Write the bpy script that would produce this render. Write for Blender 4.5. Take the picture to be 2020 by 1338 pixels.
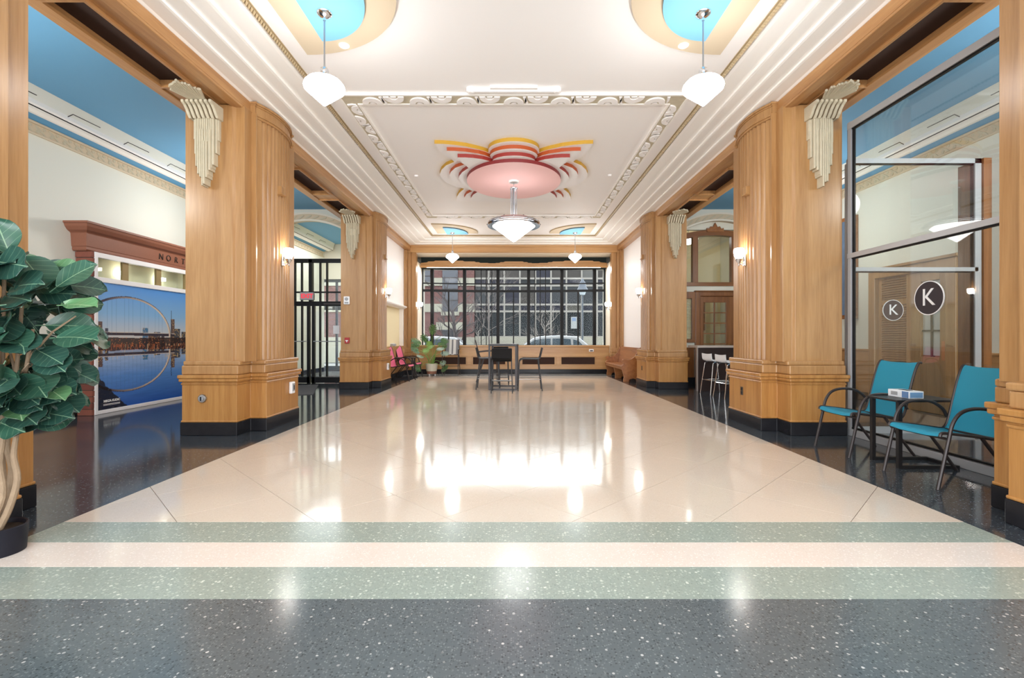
import bpy, bmesh, math, random
import numpy as np
from mathutils import Vector, Matrix
random.seed(7)
SC = bpy.context.scene
COL = SC.collection
for o in list(bpy.data.objects): bpy.data.objects.remove(o)

# ------------------------------------------------------------------ camera, world, exposure
F = 940.0; VX = 1013.5; VY = 667.0; CH = 1.2
cd = bpy.data.cameras.new('camera'); cam = bpy.data.objects.new('camera', cd); COL.objects.link(cam)
cam.location = (0, 0, CH); cam.rotation_euler = (math.pi/2, 0, 0)
cd.sensor_width = 36; cd.lens = F/2020*36; cd.shift_x = -3.5/2020; cd.shift_y = -2.0/2020
cd.clip_start = 0.05; cd.clip_end = 300
SC.camera = cam
w = bpy.data.worlds.new('sky'); SC.world = w; w.use_nodes = True
bgn = w.node_tree.nodes['Background']; bgn.inputs[0].default_value = (0.93, 0.965, 1.0, 1); bgn.inputs[1].default_value = 2.3
SC.view_settings.view_transform = 'Standard'; SC.view_settings.look = 'None'
SC.view_settings.gamma = 1; SC.view_settings.use_curve_mapping = False
SC.view_settings.exposure = 1.2
LAMP = 1.0      # master factor on all lamp emission
# added unseen fill: a broad panel behind the camera, points in each aisle
def area(name, loc, rot, sx, sy, power, col=(1, 1, 1)):
    l = bpy.data.lights.new(name, 'AREA'); l.shape = 'RECTANGLE'; l.size = sx; l.size_y = sy; l.energy = power; l.color = col
    o = bpy.data.objects.new(name, l); COL.objects.link(o); o.location = loc; o.rotation_euler = rot; return o
area('rear_fill', (0, -3.8, 2.3), (math.pi/2, 0, 0), 12.5, 3.9, 215, (.96, .98, 1))
for sx in (-5.35, 5.35):
    for yy in (4.3, 9.1):
        l = bpy.data.lights.new('aisle_fill', 'POINT'); l.energy = 32; l.shadow_soft_size = .22; l.color = (1, .98, .95)
        o = bpy.data.objects.new('aisle_fill', l); COL.objects.link(o); o.location = (sx, yy, 3.35)
area('vestibule_fill', (-5.4, 14.8, 4.3), (0, 0, 0), 2.0, 2.8, 36)  # added fill without a fixture, brightens the vestibule behind the doors
area('bay_cove_light', (0, 16.5, 3.58), (-math.radians(38), 0, 0), 6.0, .16, 48, (1, .98, .95))
area('chandelier_uplight', (0, 8.94, 3.46), (math.pi, 0, 0), .5, .5, 1.3, (1, .985, .97))
SC.cycles.max_bounces = 10; SC.cycles.diffuse_bounces = 6; SC.cycles.glossy_bounces = 4
SC.cycles.transparent_max_bounces = 16; SC.cycles.transmission_bounces = 6
SC.cycles.sample_clamp_indirect = 6.0
SC.cycles.caustics_reflective = False; SC.cycles.caustics_refractive = False
SC.cycles.use_denoising = True

# ------------------------------------------------------------------ helpers
def wl(o):
    p = Vector((0, 0, 0))
    while o is not None:
        p = p + o.location; o = o.parent
    return p

class MB:
    def __init__(s): s.v = []; s.f = []; s.m = []
    def add(s, vs, fs, mi=0):
        o = len(s.v); s.v += [tuple(v) for v in vs]
        for f in fs: s.f.append(tuple(i+o for i in f)); s.m.append(mi)
        return s
    def box(s, x0, x1, y0, y1, z0, z1, mi=0):
        x0, x1 = sorted((x0, x1)); y0, y1 = sorted((y0, y1)); z0, z1 = sorted((z0, z1))
        s.k = getattr(s, 'k', 0)+1; e = .0003*(s.k % 6)      # a hair of difference so that joined boards never share a face plane
        x0 += e; x1 -= e; y0 += e; y1 -= e; z0 += e; z1 -= e
        return s.add([(x0,y0,z0),(x1,y0,z0),(x1,y1,z0),(x0,y1,z0),(x0,y0,z1),(x1,y0,z1),(x1,y1,z1),(x0,y1,z1)],
              [(0,3,2,1),(4,5,6,7),(0,1,5,4),(1,2,6,5),(2,3,7,6),(3,0,4,7)], mi)
    def prism(s, pts, axis, a, b, mi=0, side=None):
        side = mi if side is None else side
        k = {'x': lambda p, t: (t, p[0], p[1]), 'y': lambda p, t: (p[0], t, p[1]), 'z': lambda p, t: (p[0], p[1], t)}[axis]
        n = len(pts); o = len(s.v)
        s.v += [k(p, a) for p in pts] + [k(p, b) for p in pts]
        s.f.append(tuple(o+i for i in range(n))[::-1]); s.m.append(mi)
        s.f.append(tuple(o+n+i for i in range(n))); s.m.append(mi)
        for i in range(n):
            j = (i+1) % n
            s.f.append((o+i, o+j, o+n+j, o+n+i)); s.m.append(side)
        return s
    def tube(s, pts, r, n=8, closed=False, mi=0):
        P = [Vector(p) for p in pts]; m = len(P)
        R = r if isinstance(r, (list, tuple)) else [r]*m
        o = len(s.v); up = None
        for i in range(m):
            if closed: t = (P[(i+1) % m]-P[i-1])
            else: t = P[min(i+1, m-1)]-P[max(i-1, 0)]
            if t.length < 1e-9: t = Vector((0, 0, 1))
            t.normalize()
            if up is None:
                up = Vector((0, 0, 1)) if abs(t.z) < .9 else Vector((1, 0, 0))
            a = up - t*up.dot(t)
            if a.length < 1e-6: a = t.orthogonal()
            a.normalize(); b = t.cross(a); up = a
            for k in range(n):
                c = 2*math.pi*k/n+math.pi/n
                q = P[i]+(a*math.cos(c)+b*math.sin(c))*R[i]; s.v.append(tuple(q))
        for i in range(m if closed else m-1):
            for k in range(n):
                i2 = (i+1) % m; k2 = (k+1) % n
                s.f.append((o+i*n+k, o+i*n+k2, o+i2*n+k2, o+i2*n+k)); s.m.append(mi)
        if not closed:
            s.f.append(tuple(o+k for k in range(n))[::-1]); s.m.append(mi)
            s.f.append(tuple(o+(m-1)*n+k for k in range(n))); s.m.append(mi)
        return s
    def bar(s, p, q, w, h, mi=0):
        p = Vector(p); q = Vector(q); t = (q-p).normalized()
        up = Vector((0, 0, 1)) if abs(t.z) < .95 else Vector((0, 1, 0))
        a = t.cross(up).normalized(); b = a.cross(t).normalized()
        vs = [e + a*w/2*i + b*h/2*j for e in (p, q) for i, j in ((-1,-1),(1,-1),(1,1),(-1,1))]
        return s.add(vs, [(0,1,2,3),(7,6,5,4),(0,4,5,1),(1,5,6,2),(2,6,7,3),(3,7,4,0)], mi)
    def lathe(s, prof, c=(0, 0, 0), n=24, axis='z', mi=0, caps=True):
        o = len(s.v); m = len(prof)
        for (r, z) in prof:
            for k in range(n):
                a = 2*math.pi*k/n; x = r*math.cos(a); y = r*math.sin(a)
                p = (x, y, z) if axis == 'z' else ((z, x, y) if axis == 'x' else (x, z, y))
                s.v.append((c[0]+p[0], c[1]+p[1], c[2]+p[2]))
        for i in range(m-1):
            for k in range(n):
                k2 = (k+1) % n
                s.f.append((o+i*n+k, o+i*n+k2, o+(i+1)*n+k2, o+(i+1)*n+k)); s.m.append(mi)
        if caps and prof[0][0] > 1e-5: s.f.append(tuple(o+k for k in range(n))[::-1]); s.m.append(mi)
        if caps and prof[-1][0] > 1e-5: s.f.append(tuple(o+(m-1)*n+k for k in range(n))); s.m.append(mi)
        return s
    def strip(s, A, B, mi=0):          # quad strip between two polylines
        o = len(s.v); n = len(A); s.v += [tuple(p) for p in A]+[tuple(p) for p in B]
        for i in range(n-1): s.f.append((o+i, o+i+1, o+n+i+1, o+n+i)); s.m.append(mi)
        return s
    def slab(s, rows, th, mi=0):       # grid of points thickened along its normal direction
        n = len(rows); m = len(rows[0]); R = [[Vector(p) for p in r] for r in rows]; o = len(s.v)
        N = []
        for i in range(n):
            for j in range(m):
                du = R[min(i+1, n-1)][j]-R[max(i-1, 0)][j]; dv = R[i][min(j+1, m-1)]-R[i][max(j-1, 0)]
                N.append(du.cross(dv).normalized())
        for sg in (.5, -.5):
            for i in range(n):
                for j in range(m): s.v.append(tuple(R[i][j]+N[i*m+j]*th*sg))
        K = n*m
        for i in range(n-1):
            for j in range(m-1):
                a, b, c, d = i*m+j, i*m+j+1, (i+1)*m+j+1, (i+1)*m+j
                s.f.append((o+a, o+b, o+c, o+d)); s.m.append(mi)
                s.f.append((o+K+d, o+K+c, o+K+b, o+K+a)); s.m.append(mi)
        edge = [(0, j) for j in range(m)]+[(i, m-1) for i in range(1, n)]+[(n-1, j) for j in range(m-2, -1, -1)]+[(i, 0) for i in range(n-2, 0, -1)]
        for e in range(len(edge)):
            a = edge[e]; b = edge[(e+1) % len(edge)]
            ia = a[0]*m+a[1]; ib = b[0]*m+b[1]
            s.f.append((o+ia, o+K+ia, o+K+ib, o+ib)); s.m.append(mi)
        return s
    def mesh(s, name, mat, smooth=False, off=(0, 0, 0)):
        me = bpy.data.meshes.new(name)
        off = Vector(off)
        me.from_pydata([tuple(Vector(v)-off) for v in s.v], [], s.f)
        for m in (mat if isinstance(mat, (list, tuple)) else [mat]): me.materials.append(m)
        me.polygons.foreach_set('material_index', s.m)
        bm = bmesh.new(); bm.from_mesh(me)
        bmesh.ops.recalc_face_normals(bm, faces=bm.faces)
        bm.to_mesh(me); bm.free()
        if smooth:
            me.polygons.foreach_set('use_smooth', [True]*len(me.polygons))
            try: me.set_sharp_from_angle(angle=math.radians(38))
            except Exception: pass
        me.update()
        return me
    def build(s, name, mat, parent=None, smooth=False, bev=0, seg=2):
        o = bpy.data.objects.new(name, s.mesh(name, mat, smooth, wl(parent) if parent else (0, 0, 0)))
        COL.objects.link(o)
        if parent: o.parent = parent
        if bev:
            b = o.modifiers.new('bevel', 'BEVEL'); b.width = bev; b.segments = seg; b.limit_method = 'ANGLE'
            b.angle_limit = math.radians(40)
        return o

def thing(name, label, cat, loc=(0, 0, 0), group=None):
    o = bpy.data.objects.new(name, None); COL.objects.link(o); o.location = loc
    o.empty_display_size = .1
    o['label'] = label; o['category'] = cat
    if group: o['group'] = group
    return o
def tag(o, label, cat, group=None):
    o['label'] = label; o['category'] = cat
    if group: o['group'] = group
    return o
def struct(o, label=None):
    o['kind'] = 'structure'
    if label: o['label'] = label
    return o
def stuff(o):
    o['kind'] = 'stuff'; return o
KIDS = {}
def copy_tree(o, parent=None):
    c = o.copy(); COL.objects.link(c)
    if parent is not None: c.parent = parent
    for ch in [x for x in COL.objects if x.parent == o]: copy_tree(ch, c)
    return c
def place(root, loc, rz, label, group=None, name=None):
    c = copy_tree(root); c.location = loc; c.rotation_euler = (0, 0, rz); c['label'] = label
    if group: c['group'] = group
    return c
def inst(name, me, parent, loc=(0, 0, 0), rot=(0, 0, 0), sc=(1, 1, 1)):
    o = bpy.data.objects.new(name, me); COL.objects.link(o); o.parent = parent
    o.location = loc; o.rotation_euler = rot; o.scale = sc
    return o
def text_mesh(txt, size, mat, depth=.004, name='letter', bold=0.0, shear=0.0):
    cu = bpy.data.curves.new('t', 'FONT'); cu.body = txt; cu.size = size; cu.extrude = depth; cu.offset = bold; cu.shear = shear
    cu.align_x = 'CENTER'; cu.align_y = 'CENTER'
    ob = bpy.data.objects.new('t', cu); COL.objects.link(ob)
    dg = bpy.context.evaluated_depsgraph_get(); dg.update()
    me = bpy.data.meshes.new_from_object(ob.evaluated_get(dg)); me.name = name
    bpy.data.objects.remove(ob); me.materials.clear(); me.materials.append(mat)
    return me
def arc(cx, cy, rx, ry, a0, a1, n):
    return [(cx+rx*math.cos(math.radians(a0+(a1-a0)*i/n)), cy+ry*math.sin(math.radians(a0+(a1-a0)*i/n))) for i in range(n+1)]
def smooth_pts(pts, n=6):               # Catmull-Rom through points
    P = [Vector(p) for p in pts]; out = []
    for i in range(len(P)-1):
        a = P[max(i-1, 0)]; b = P[i]; c = P[i+1]; d = P[min(i+2, len(P)-1)]
        for k in range(n):
            t = k/n
            out.append(tuple(.5*((2*b)+(c-a)*t+(2*a-5*b+4*c-d)*t*t+(3*b-a-3*c+d)*t**3)))
    out.append(tuple(P[-1])); return out

# ------------------------------------------------------------------ materials
def S(r, g, b):
    f = lambda c: (c/255/12.92) if c/255 <= .04045 else ((c/255+.055)/1.055)**2.4
    return (f(r), f(g), f(b), 1)
def nm(name):
    m = bpy.data.materials.new(name); m.use_nodes = True
    nt = m.node_tree; return m, nt, nt.nodes['Principled BSDF']
def plain(name, col, rough=.5, metal=0, bump=0, bscale=60, vary=0, vscale=3, coat=0):
    m, nt, b = nm(name); b.inputs['Base Color'].default_value = col
    b.inputs['Roughness'].default_value = rough; b.inputs['Metallic'].default_value = metal
    if max(col[:3]) < .06 and not metal: b.inputs['Specular IOR Level'].default_value = .18
    if coat: b.inputs['Coat Weight'].default_value = coat; b.inputs['Coat Roughness'].default_value = .1
    tc = nt.nodes.new('ShaderNodeTexCoord')
    if vary:
        n = nt.nodes.new('ShaderNodeTexNoise'); n.inputs['Scale'].default_value = vscale; n.inputs['Detail'].default_value = 4
        nt.links.new(tc.outputs['Object'], n.inputs['Vector'])
        mx = nt.nodes.new('ShaderNodeMix'); mx.data_type = 'RGBA'
        mx.inputs[6].default_value = tuple(c*(1-vary) for c in col[:3])+(1,)
        mx.inputs[7].default_value = tuple(min(1, c*(1+vary)) for c in col[:3])+(1,)
        nt.links.new(n.outputs['Fac'], mx.inputs[0]); nt.links.new(mx.outputs[2], b.inputs['Base Color'])
    if bump:
        n = nt.nodes.new('ShaderNodeTexNoise'); n.inputs['Scale'].default_value = bscale; n.inputs['Detail'].default_value = 5
        nt.links.new(tc.outputs['Object'], n.inputs['Vector'])
        bp = nt.nodes.new('ShaderNodeBump'); bp.inputs['Strength'].default_value = bump; bp.inputs['Distance'].default_value = .01
        nt.links.new(n.outputs['Fac'], bp.inputs['Height']); nt.links.new(bp.outputs['Normal'], b.inputs['Normal'])
    return m
def wood(name, c1, c2, rough=.3, axis='z', scale=9):
    m, nt, b = nm(name); b.inputs['Roughness'].default_value = rough
    tc = nt.nodes.new('ShaderNodeTexCoord'); mp = nt.nodes.new('ShaderNodeMapping')
    st = {'z': (1, 1, .055), 'y': (1, .055, 1), 'x': (.055, 1, 1)}[axis]
    mp.inputs['Scale'].default_value = st
    nt.links.new(tc.outputs['Object'], mp.inputs['Vector'])
    n1 = nt.nodes.new('ShaderNodeTexNoise'); n1.inputs['Scale'].default_value = scale; n1.inputs['Detail'].default_value = 6; n1.inputs['Distortion'].default_value = .9
    n2 = nt.nodes.new('ShaderNodeTexNoise'); n2.inputs['Scale'].default_value = scale*9; n2.inputs['Detail'].default_value = 3
    nt.links.new(mp.outputs[0], n1.inputs['Vector']); nt.links.new(mp.outputs[0], n2.inputs['Vector'])
    ad = nt.nodes.new('ShaderNodeMath'); ad.operation = 'MULTIPLY_ADD'; ad.inputs[1].default_value = .45
    nt.links.new(n2.outputs['Fac'], ad.inputs[0]); nt.links.new(n1.outputs['Fac'], ad.inputs[2])
    r = nt.nodes.new('ShaderNodeValToRGB'); r.color_ramp.elements[0].position = .5; r.color_ramp.elements[1].position = .95
    r.color_ramp.elements[0].color = c2; r.color_ramp.elements[1].color = c1
    nt.links.new(ad.outputs[0], r.inputs[0]); nt.links.new(r.outputs[0], b.inputs['Base Color'])
    return m
def terrazzo(name, base, chips, rough=.12, scale=120, amount=.5):
    m, nt, b = nm(name); b.inputs['Roughness'].default_value = rough; b.inputs['IOR'].default_value = 1.62
    tc = nt.nodes.new('ShaderNodeTexCoord')
    col = None
    prev = base
    n0 = nt.nodes.new('ShaderNodeTexNoise'); n0.inputs['Scale'].default_value = .9; n0.inputs['Detail'].default_value = 3
    nt.links.new(tc.outputs['Object'], n0.inputs['Vector'])
    mx = nt.nodes.new('ShaderNodeMix'); mx.data_type = 'RGBA'
    mx.inputs[6].default_value = tuple(c*.9 for c in base[:3])+(1,); mx.inputs[7].default_value = tuple(min(1, c*1.1) for c in base[:3])+(1,)
    nt.links.new(n0.outputs['Fac'], mx.inputs[0]); col = mx.outputs[2]
    for i, (cc, sc_, lo, hi) in enumerate(chips):
        v = nt.nodes.new('ShaderNodeTexVoronoi'); v.inputs['Scale'].default_value = sc_; v.inputs['Randomness'].default_value = 1
        mp = nt.nodes.new('ShaderNodeMapping'); mp.inputs['Location'].default_value = (i*3.1, i*1.7, 0)
        nt.links.new(tc.outputs['Object'], mp.inputs['Vector']); nt.links.new(mp.outputs[0], v.inputs['Vector'])
        sp = nt.nodes.new('ShaderNodeSeparateColor'); nt.links.new(v.outputs['Color'], sp.inputs[0])
        mr = nt.nodes.new('ShaderNodeMapRange'); mr.inputs['From Min'].default_value = lo; mr.inputs['From Max'].default_value = hi
        nt.links.new(sp.outputs[0], mr.inputs['Value'])
        d = nt.nodes.new('ShaderNodeMath'); d.operation = 'LESS_THAN'; d.inputs[1].default_value = .42
        nt.links.new(v.outputs['Distance'], d.inputs[0])
        mu = nt.nodes.new('ShaderNodeMath'); mu.operation = 'MULTIPLY'
        nt.links.new(mr.outputs[0], mu.inputs[0]); nt.links.new(d.outputs[0], mu.inputs[1])
        x = nt.nodes.new('ShaderNodeMix'); x.data_type = 'RGBA'; x.inputs[7].default_value = cc
        nt.links.new(mu.outputs[0], x.inputs[0]); nt.links.new(col, x.inputs[6]); col = x.outputs[2]
    nt.links.new(col, b.inputs['Base Color'])
    n = nt.nodes.new('ShaderNodeTexNoise'); n.inputs['Scale'].default_value = 2.2; n.inputs['Detail'].default_value = 2
    nt.links.new(tc.outputs['Object'], n.inputs['Vector'])
    bp = nt.nodes.new('ShaderNodeBump'); bp.inputs['Strength'].default_value = .05; bp.inputs['Distance'].default_value = .02
    nt.links.new(n.outputs['Fac'], bp.inputs['Height']); nt.links.new(bp.outputs['Normal'], b.inputs['Normal'])
    return m
def glow(name, col, strength, base=(.9, .9, .9, 1)):
    m, nt, b = nm(name); b.inputs['Base Color'].default_value = base
    b.inputs['Emission Color'].default_value = col; b.inputs['Emission Strength'].default_value = strength
    return m
def glass(name, tint=(1, 1, 1, 1), refl=1.0):
    m = bpy.data.materials.new(name); m.use_nodes = True; nt = m.node_tree; nt.nodes.clear()
    out = nt.nodes.new('ShaderNodeOutputMaterial'); t = nt.nodes.new('ShaderNodeBsdfTransparent'); t.inputs[0].default_value = tint
    g = nt.nodes.new('ShaderNodeBsdfGlossy'); g.inputs['Roughness'].default_value = .01
    ge = nt.nodes.new('ShaderNodeNewGeometry'); dt = nt.nodes.new('ShaderNodeVectorMath'); dt.operation = 'DOT_PRODUCT'
    nt.links.new(ge.outputs['Normal'], dt.inputs[0]); nt.links.new(ge.outputs['Incoming'], dt.inputs[1])
    def mth(op, a, b_):
        n = nt.nodes.new('ShaderNodeMath'); n.operation = op
        for i, v in enumerate((a, b_)):
            if isinstance(v, (int, float)): n.inputs[i].default_value = v
            elif v is not None: nt.links.new(v, n.inputs[i])
        return n.outputs[0]
    cs = mth('ABSOLUTE', dt.outputs['Value'], None)
    fr_ = mth('ADD', mth('MULTIPLY', mth('POWER', mth('SUBTRACT', 1.0, cs), 5.0), .96), .04)   # Schlick
    class _F: outputs = [fr_]
    fr = _F()
    mu = nt.nodes.new('ShaderNodeMath'); mu.operation = 'MULTIPLY'; mu.inputs[1].default_value = refl; mu.use_clamp = True
    mx = nt.nodes.new('ShaderNodeMixShader')
    nt.links.new(fr.outputs[0], mu.inputs[0]); nt.links.new(mu.outputs[0], mx.inputs[0])
    nt.links.new(t.outputs[0], mx.inputs[1]); nt.links.new(g.outputs[0], mx.inputs[2]); nt.links.new(mx.outputs[0], out.inputs[0])
    return m

M = {}
M['oak'] = wood('honey_oak', S(184, 142, 94), S(158, 114, 68))
M['oak_p'] = wood('golden_oak_plinth', S(188, 138, 78), S(160, 108, 54))
M['oak_y'] = wood('honey_oak_along', S(194, 148, 98), S(166, 118, 72), axis='y')
M['oak_x'] = wood('honey_oak_across', S(200, 158, 106), S(180, 134, 84), axis='x')
M['brown'] = wood('brown_oak', S(150, 98, 56), S(112, 68, 36))
M['brown_x'] = wood('brown_oak_across', S(150, 98, 56), S(112, 68, 36), axis='x')
M['pew'] = wood('pew_oak', S(166, 110, 64), S(134, 82, 44), axis='y')
M['black'] = plain('black_marble', S(34, 34, 38), .22, vary=.3, vscale=12)
M['plaster'] = plain('cream_plaster', S(248, 245, 243), .6)
M['plaster2'] = plain('warm_plaster', S(236, 228, 212), .6)
M['cornice'] = plain('cornice_plaster', S(250, 247, 242), .55)
M['wallp'] = plain('pale_wall_paint', S(228, 228, 216), .6)
M['niche'] = plain('cream_yellow_paint', S(240, 226, 186), .6)
M['bluec'] = plain('blue_ceiling_paint', S(104, 164, 204), .6)
M['skyb'] = plain('sky_blue_paint', S(124, 186, 226), .6)
M['tan'] = plain('tan_paint', S(212, 195, 168), .6)
M['gold'] = plain('gilded_edge', S(184, 162, 126), .5)
M['yellow'] = plain('yellow_paint', S(196, 152, 46), .5)
M['orange'] = plain('orange_paint', S(178, 80, 32), .5)
M['red'] = plain('red_paint', S(150, 46, 38), .5)
M['maroon'] = plain('maroon_paint', S(128, 36, 38), .5)
M['pink'] = plain('pink_paint', S(246, 196, 192), .5)
M['white'] = plain('white_paint', S(246, 243, 242), .5)
M['stone'] = plain('cast_stone_cream', S(200, 190, 166), .7, vary=.12, vscale=14, bump=.25)
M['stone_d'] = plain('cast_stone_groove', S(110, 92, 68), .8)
M['grille'] = plain('dark_brown_grille', S(62, 44, 38), .6, bump=.6, bscale=220)
M['steel'] = plain('brushed_steel', S(172, 174, 178), .32, 1)
M['alu'] = plain('silver_grey_aluminium', S(186, 188, 192), .38, .25)
M['chrome'] = plain('chrome', S(225, 226, 230), .1, 1)
M['iron'] = plain('black_iron', S(20, 20, 22), .4)
M['frame'] = plain('dark_brown_metal', S(52, 46, 46), .38, .3)
M['frame_b'] = plain('black_metal', S(30, 28, 30), .38, .2)
M['teal'] = plain('teal_sling_mesh', S(30, 142, 172), .65, bump=.35, bscale=300)
M['rose'] = plain('pink_sling_mesh', S(226, 104, 140), .65, bump=.3, bscale=300)
M['blackmesh'] = plain('black_mesh', S(28, 27, 28), .6)
M['whitep'] = plain('white_plastic', S(240, 240, 242), .3)
M['greyp'] = plain('grey_plastic', S(160, 162, 166), .4)
M['dark'] = plain('dark_plastic', S(40, 40, 44), .4)
M['espresso'] = plain('espresso_laminate', S(44, 32, 30), .35)
M['leaf'] = None
M['bark'] = plain('pale_bark', S(150, 128, 104), .85, bump=.6, bscale=50, vary=.25, vscale=20)
M['soil'] = plain('dark_soil', S(48, 38, 30), .95, bump=.8, bscale=90)
M['brickp'] = plain('red_brown_brick', S(132, 76, 60), .8, bump=.5, bscale=50, vary=.22, vscale=9)
M['brickp2'] = plain('dark_red_brick', S(112, 62, 52), .8, bump=.5, bscale=50, vary=.22, vscale=9)
M['mortar'] = plain('dark_mortar', S(74, 58, 50), .9)
M['terra'] = plain('terracotta_entablature', S(140, 88, 66), .55, vary=.08, vscale=30)
M['glass'] = glass('clear_glass', (.96, .98, .975, 1), 1.0)
M['glassw'] = glass('street_window_glass', (.77, .79, .79, 1), .07)
M['glassr'] = glass('partition_glass', (.93, .95, .94, 1), 1.7)
M['lamp'] = glow('lit_opal_glass', (1, .985, .97, 1), 13.5*LAMP)
M['bowl'] = glow('lit_opal_cone', (1, .985, .97, 1), 3.6*LAMP)
M['sconce'] = glow('lit_sconce_glass', (1, .965, .91, 1), 18*LAMP)
M['beige'] = terrazzo('beige_terrazzo', S(216, 204, 190), [(S(224, 213, 201), 95, .55, 1), (S(204, 189, 173), 120, .75, 1)], .085)
M['cream'] = terrazzo('cream_terrazzo', S(224, 213, 204), [(S(244, 236, 230), 95, .55, 1), (S(218, 202, 188), 120, .75, 1)], .16)
M['sage'] = terrazzo('sage_terrazzo', S(150, 163, 155), [(S(180, 190, 182), 75, .45, 1), (S(132, 144, 138), 100, .5, 1), (S(214, 220, 212), 60, .88, 1)], .18)
M['slate'] = terrazzo('slate_terrazzo', S(86, 96, 101), [(S(54, 63, 68), 95, .45, 1), (S(116, 127, 132), 110, .55, 1), (S(196, 198, 198), 70, .93, 1)], .17)
M['slate_d'] = terrazzo('dark_terrazzo', S(58, 65, 73), [(S(36, 40, 46), 70, .5, .9), (S(120, 128, 132), 84, .72, 1)], .1)
M['slate_l'] = terrazzo('grey_terrazzo', S(150, 152, 152), [(S(110, 114, 116), 70, .5, .9)], .14)
M['grout'] = plain('floor_joint', S(120, 96, 76), .7)
# ================================================================== FLOOR
def clip(poly, x0, x1, y0, y1):
    for ax, lim, sg in ((0, x0, 1), (0, x1, -1), (1, y0, 1), (1, y1, -1)):
        out = []
        for i in range(len(poly)):
            a = poly[i]; b = poly[(i+1) % len(poly)]
            ia = (a[ax]-lim)*sg >= 0; ib = (b[ax]-lim)*sg >= 0
            if ia: out.append(a)
            if ia != ib:
                t = (lim-a[ax])/(b[ax]-a[ax]); out.append((a[0]+(b[0]-a[0])*t, a[1]+(b[1]-a[1])*t))
        poly = out
        if not poly: break
    return poly
YB, YE = -4.0, 17.0
floor = struct(MB().box(-7.2, 7.2, YB, YE, -.12, -.012).build('floor', M['grout']))
HB = 2.935
Y1, Y2, Y3, Y4, Y5 = 2.19, 2.497, 2.797, 3.107, 15.05
def fl(name, mat, x0, x1, y0, y1): return MB().box(x0, x1, y0, y1, -.012, 0).build(name, mat, floor)
fl('terrazzo_field', M['slate'], -7.2, 7.2, YB, Y1)
fl('terrazzo_stripe', M['sage'], -HB, HB, Y1+.002, Y2)
fl('terrazzo_stripe', M['cream'], -HB, HB, Y2+.002, Y3)
fl('terrazzo_stripe', M['sage'], -HB, HB, Y3+.002, Y4)
for s in (-1, 1):
    fl('terrazzo_border', M['slate_d'], s*(HB+.003), s*7.2, Y1+.002, Y5)
fl('terrazzo_border', M['slate_l'], -7.2, 7.2, Y5+.003, YE)
D = .91; g = .0028
for a in range(0, 24):
    for b in range(0, 24):
        u0, v0 = -.0+a*D, b*D           # u = X+Y, v = Y-X
        q = [(u0+g, v0+g), (u0+D-g, v0+g), (u0+D-g, v0+D-g), (u0+g, v0+D-g)]
        p = clip([((u-v)/2, (u+v)/2) for u, v in q], -HB, HB, Y4+.003, Y5)
        if len(p) >= 3:
            ar = abs(sum(p[i][0]*p[(i+1) % len(p)][1]-p[(i+1) % len(p)][0]*p[i][1] for i in range(len(p))))/2
            if ar > .003: MB().prism(p, 'z', -.012, 0).build('terrazzo_tile', M['beige'], floor)
mat_ = MB().prism([(-5.0, 12.2), (-4.25, 10.1), (-5.4, 9.6), (-6.3, 11.7)], 'z', 0.0, .012).build('floor_mat', plain('charcoal_carpet', S(88, 88, 90), .95, bump=.6, bscale=200), bev=.004)
tag(mat_, 'grey entrance mat on the dark floor before the black glass doors', 'mat')

# ================================================================== CEILING of the nave
ZC = 4.386
ceil = struct(MB().box(-2.56, 2.56, YB, 14.785, ZC, ZC+.05).build('ceiling', M['plaster']))
roof = MB().box(-7.4, 7.4, YB, 17.2, 4.72, 4.8).build('roof_slab', M['plaster'], ceil)
# stepped cornice swept round three sides
prof = [(2.56, ZC+.02), (2.56, 4.352), (2.600, 4.346), (2.806, 4.340), (2.806, 4.312), (2.83, 4.306), (2.989, 4.302), (2.989, 4.278), (3.01, 4.272), (3.178, 4.270), (3.178, 4.248), (3.2, 4.243), (3.35, 4.242), (3.377, 4.230), (3.45, 4.230), (3.45, 4.5)]
YF = 12.223
cor = MB()
def ring(d): return [(-d, YB), (-d, YF+d), (d, YF+d), (d, YB)]
for (d0, z0), (d1, z1) in zip(prof[:-1], prof[1:]):
    A = [(x, y, z0) for x, y in ring(d0)]; B = [(x, y, z1) for x, y in ring(d1)]
    for i in range(3): cor.add([A[i], A[i+1], B[i+1], B[i]], [(0, 1, 2, 3)])
cor = struct(cor.build('trim_1', M['cornice']), 'stepped white plaster cornice round the ceiling')
# twisted rope moulding
rope = MB()
def rope_run(x0, y0, x1, y1, n):
    d = Vector((x1-x0, y1-y0, 0)); L = d.length; d.normalize(); c = Vector((-d.y, d.x, 0)); z = 4.366
    for i in range(n):
        p = Vector((x0, y0, z))+d*(i+.5)*L/n
        k = L/n
        a = p-c*.024-d*k*.45; b = p+c*.024+d*k*.45
        rope.add([a-d*k*.42, a+d*k*.42, b+d*k*.42, b-d*k*.42, (a+b)/2-d*k*.2+Vector((0, 0, -.026)), (a+b)/2+d*k*.2+Vector((0, 0, -.026))],
                 [(0, 4, 3), (0, 1, 5, 4), (1, 2, 5), (3, 4, 5, 2), (0, 3, 2, 1)])
for s in (-1, 1): rope_run(s*2.53, YB, s*2.53, 14.74, 420)
rope_run(-2.53, 14.74, 2.53, 14.74, 110)
stuff(rope.build('rope_moulding', M['gold'], cor))
MB().box(-2.56, -2.495, YB, 14.78, ZC-.008, ZC).box(2.495, 2.56, YB, 14.78, ZC-.008, ZC).box(-2.5, 2.5, 14.71, 14.78, ZC-.008, ZC).build('rope_bed', M['gold'], cor)

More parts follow.
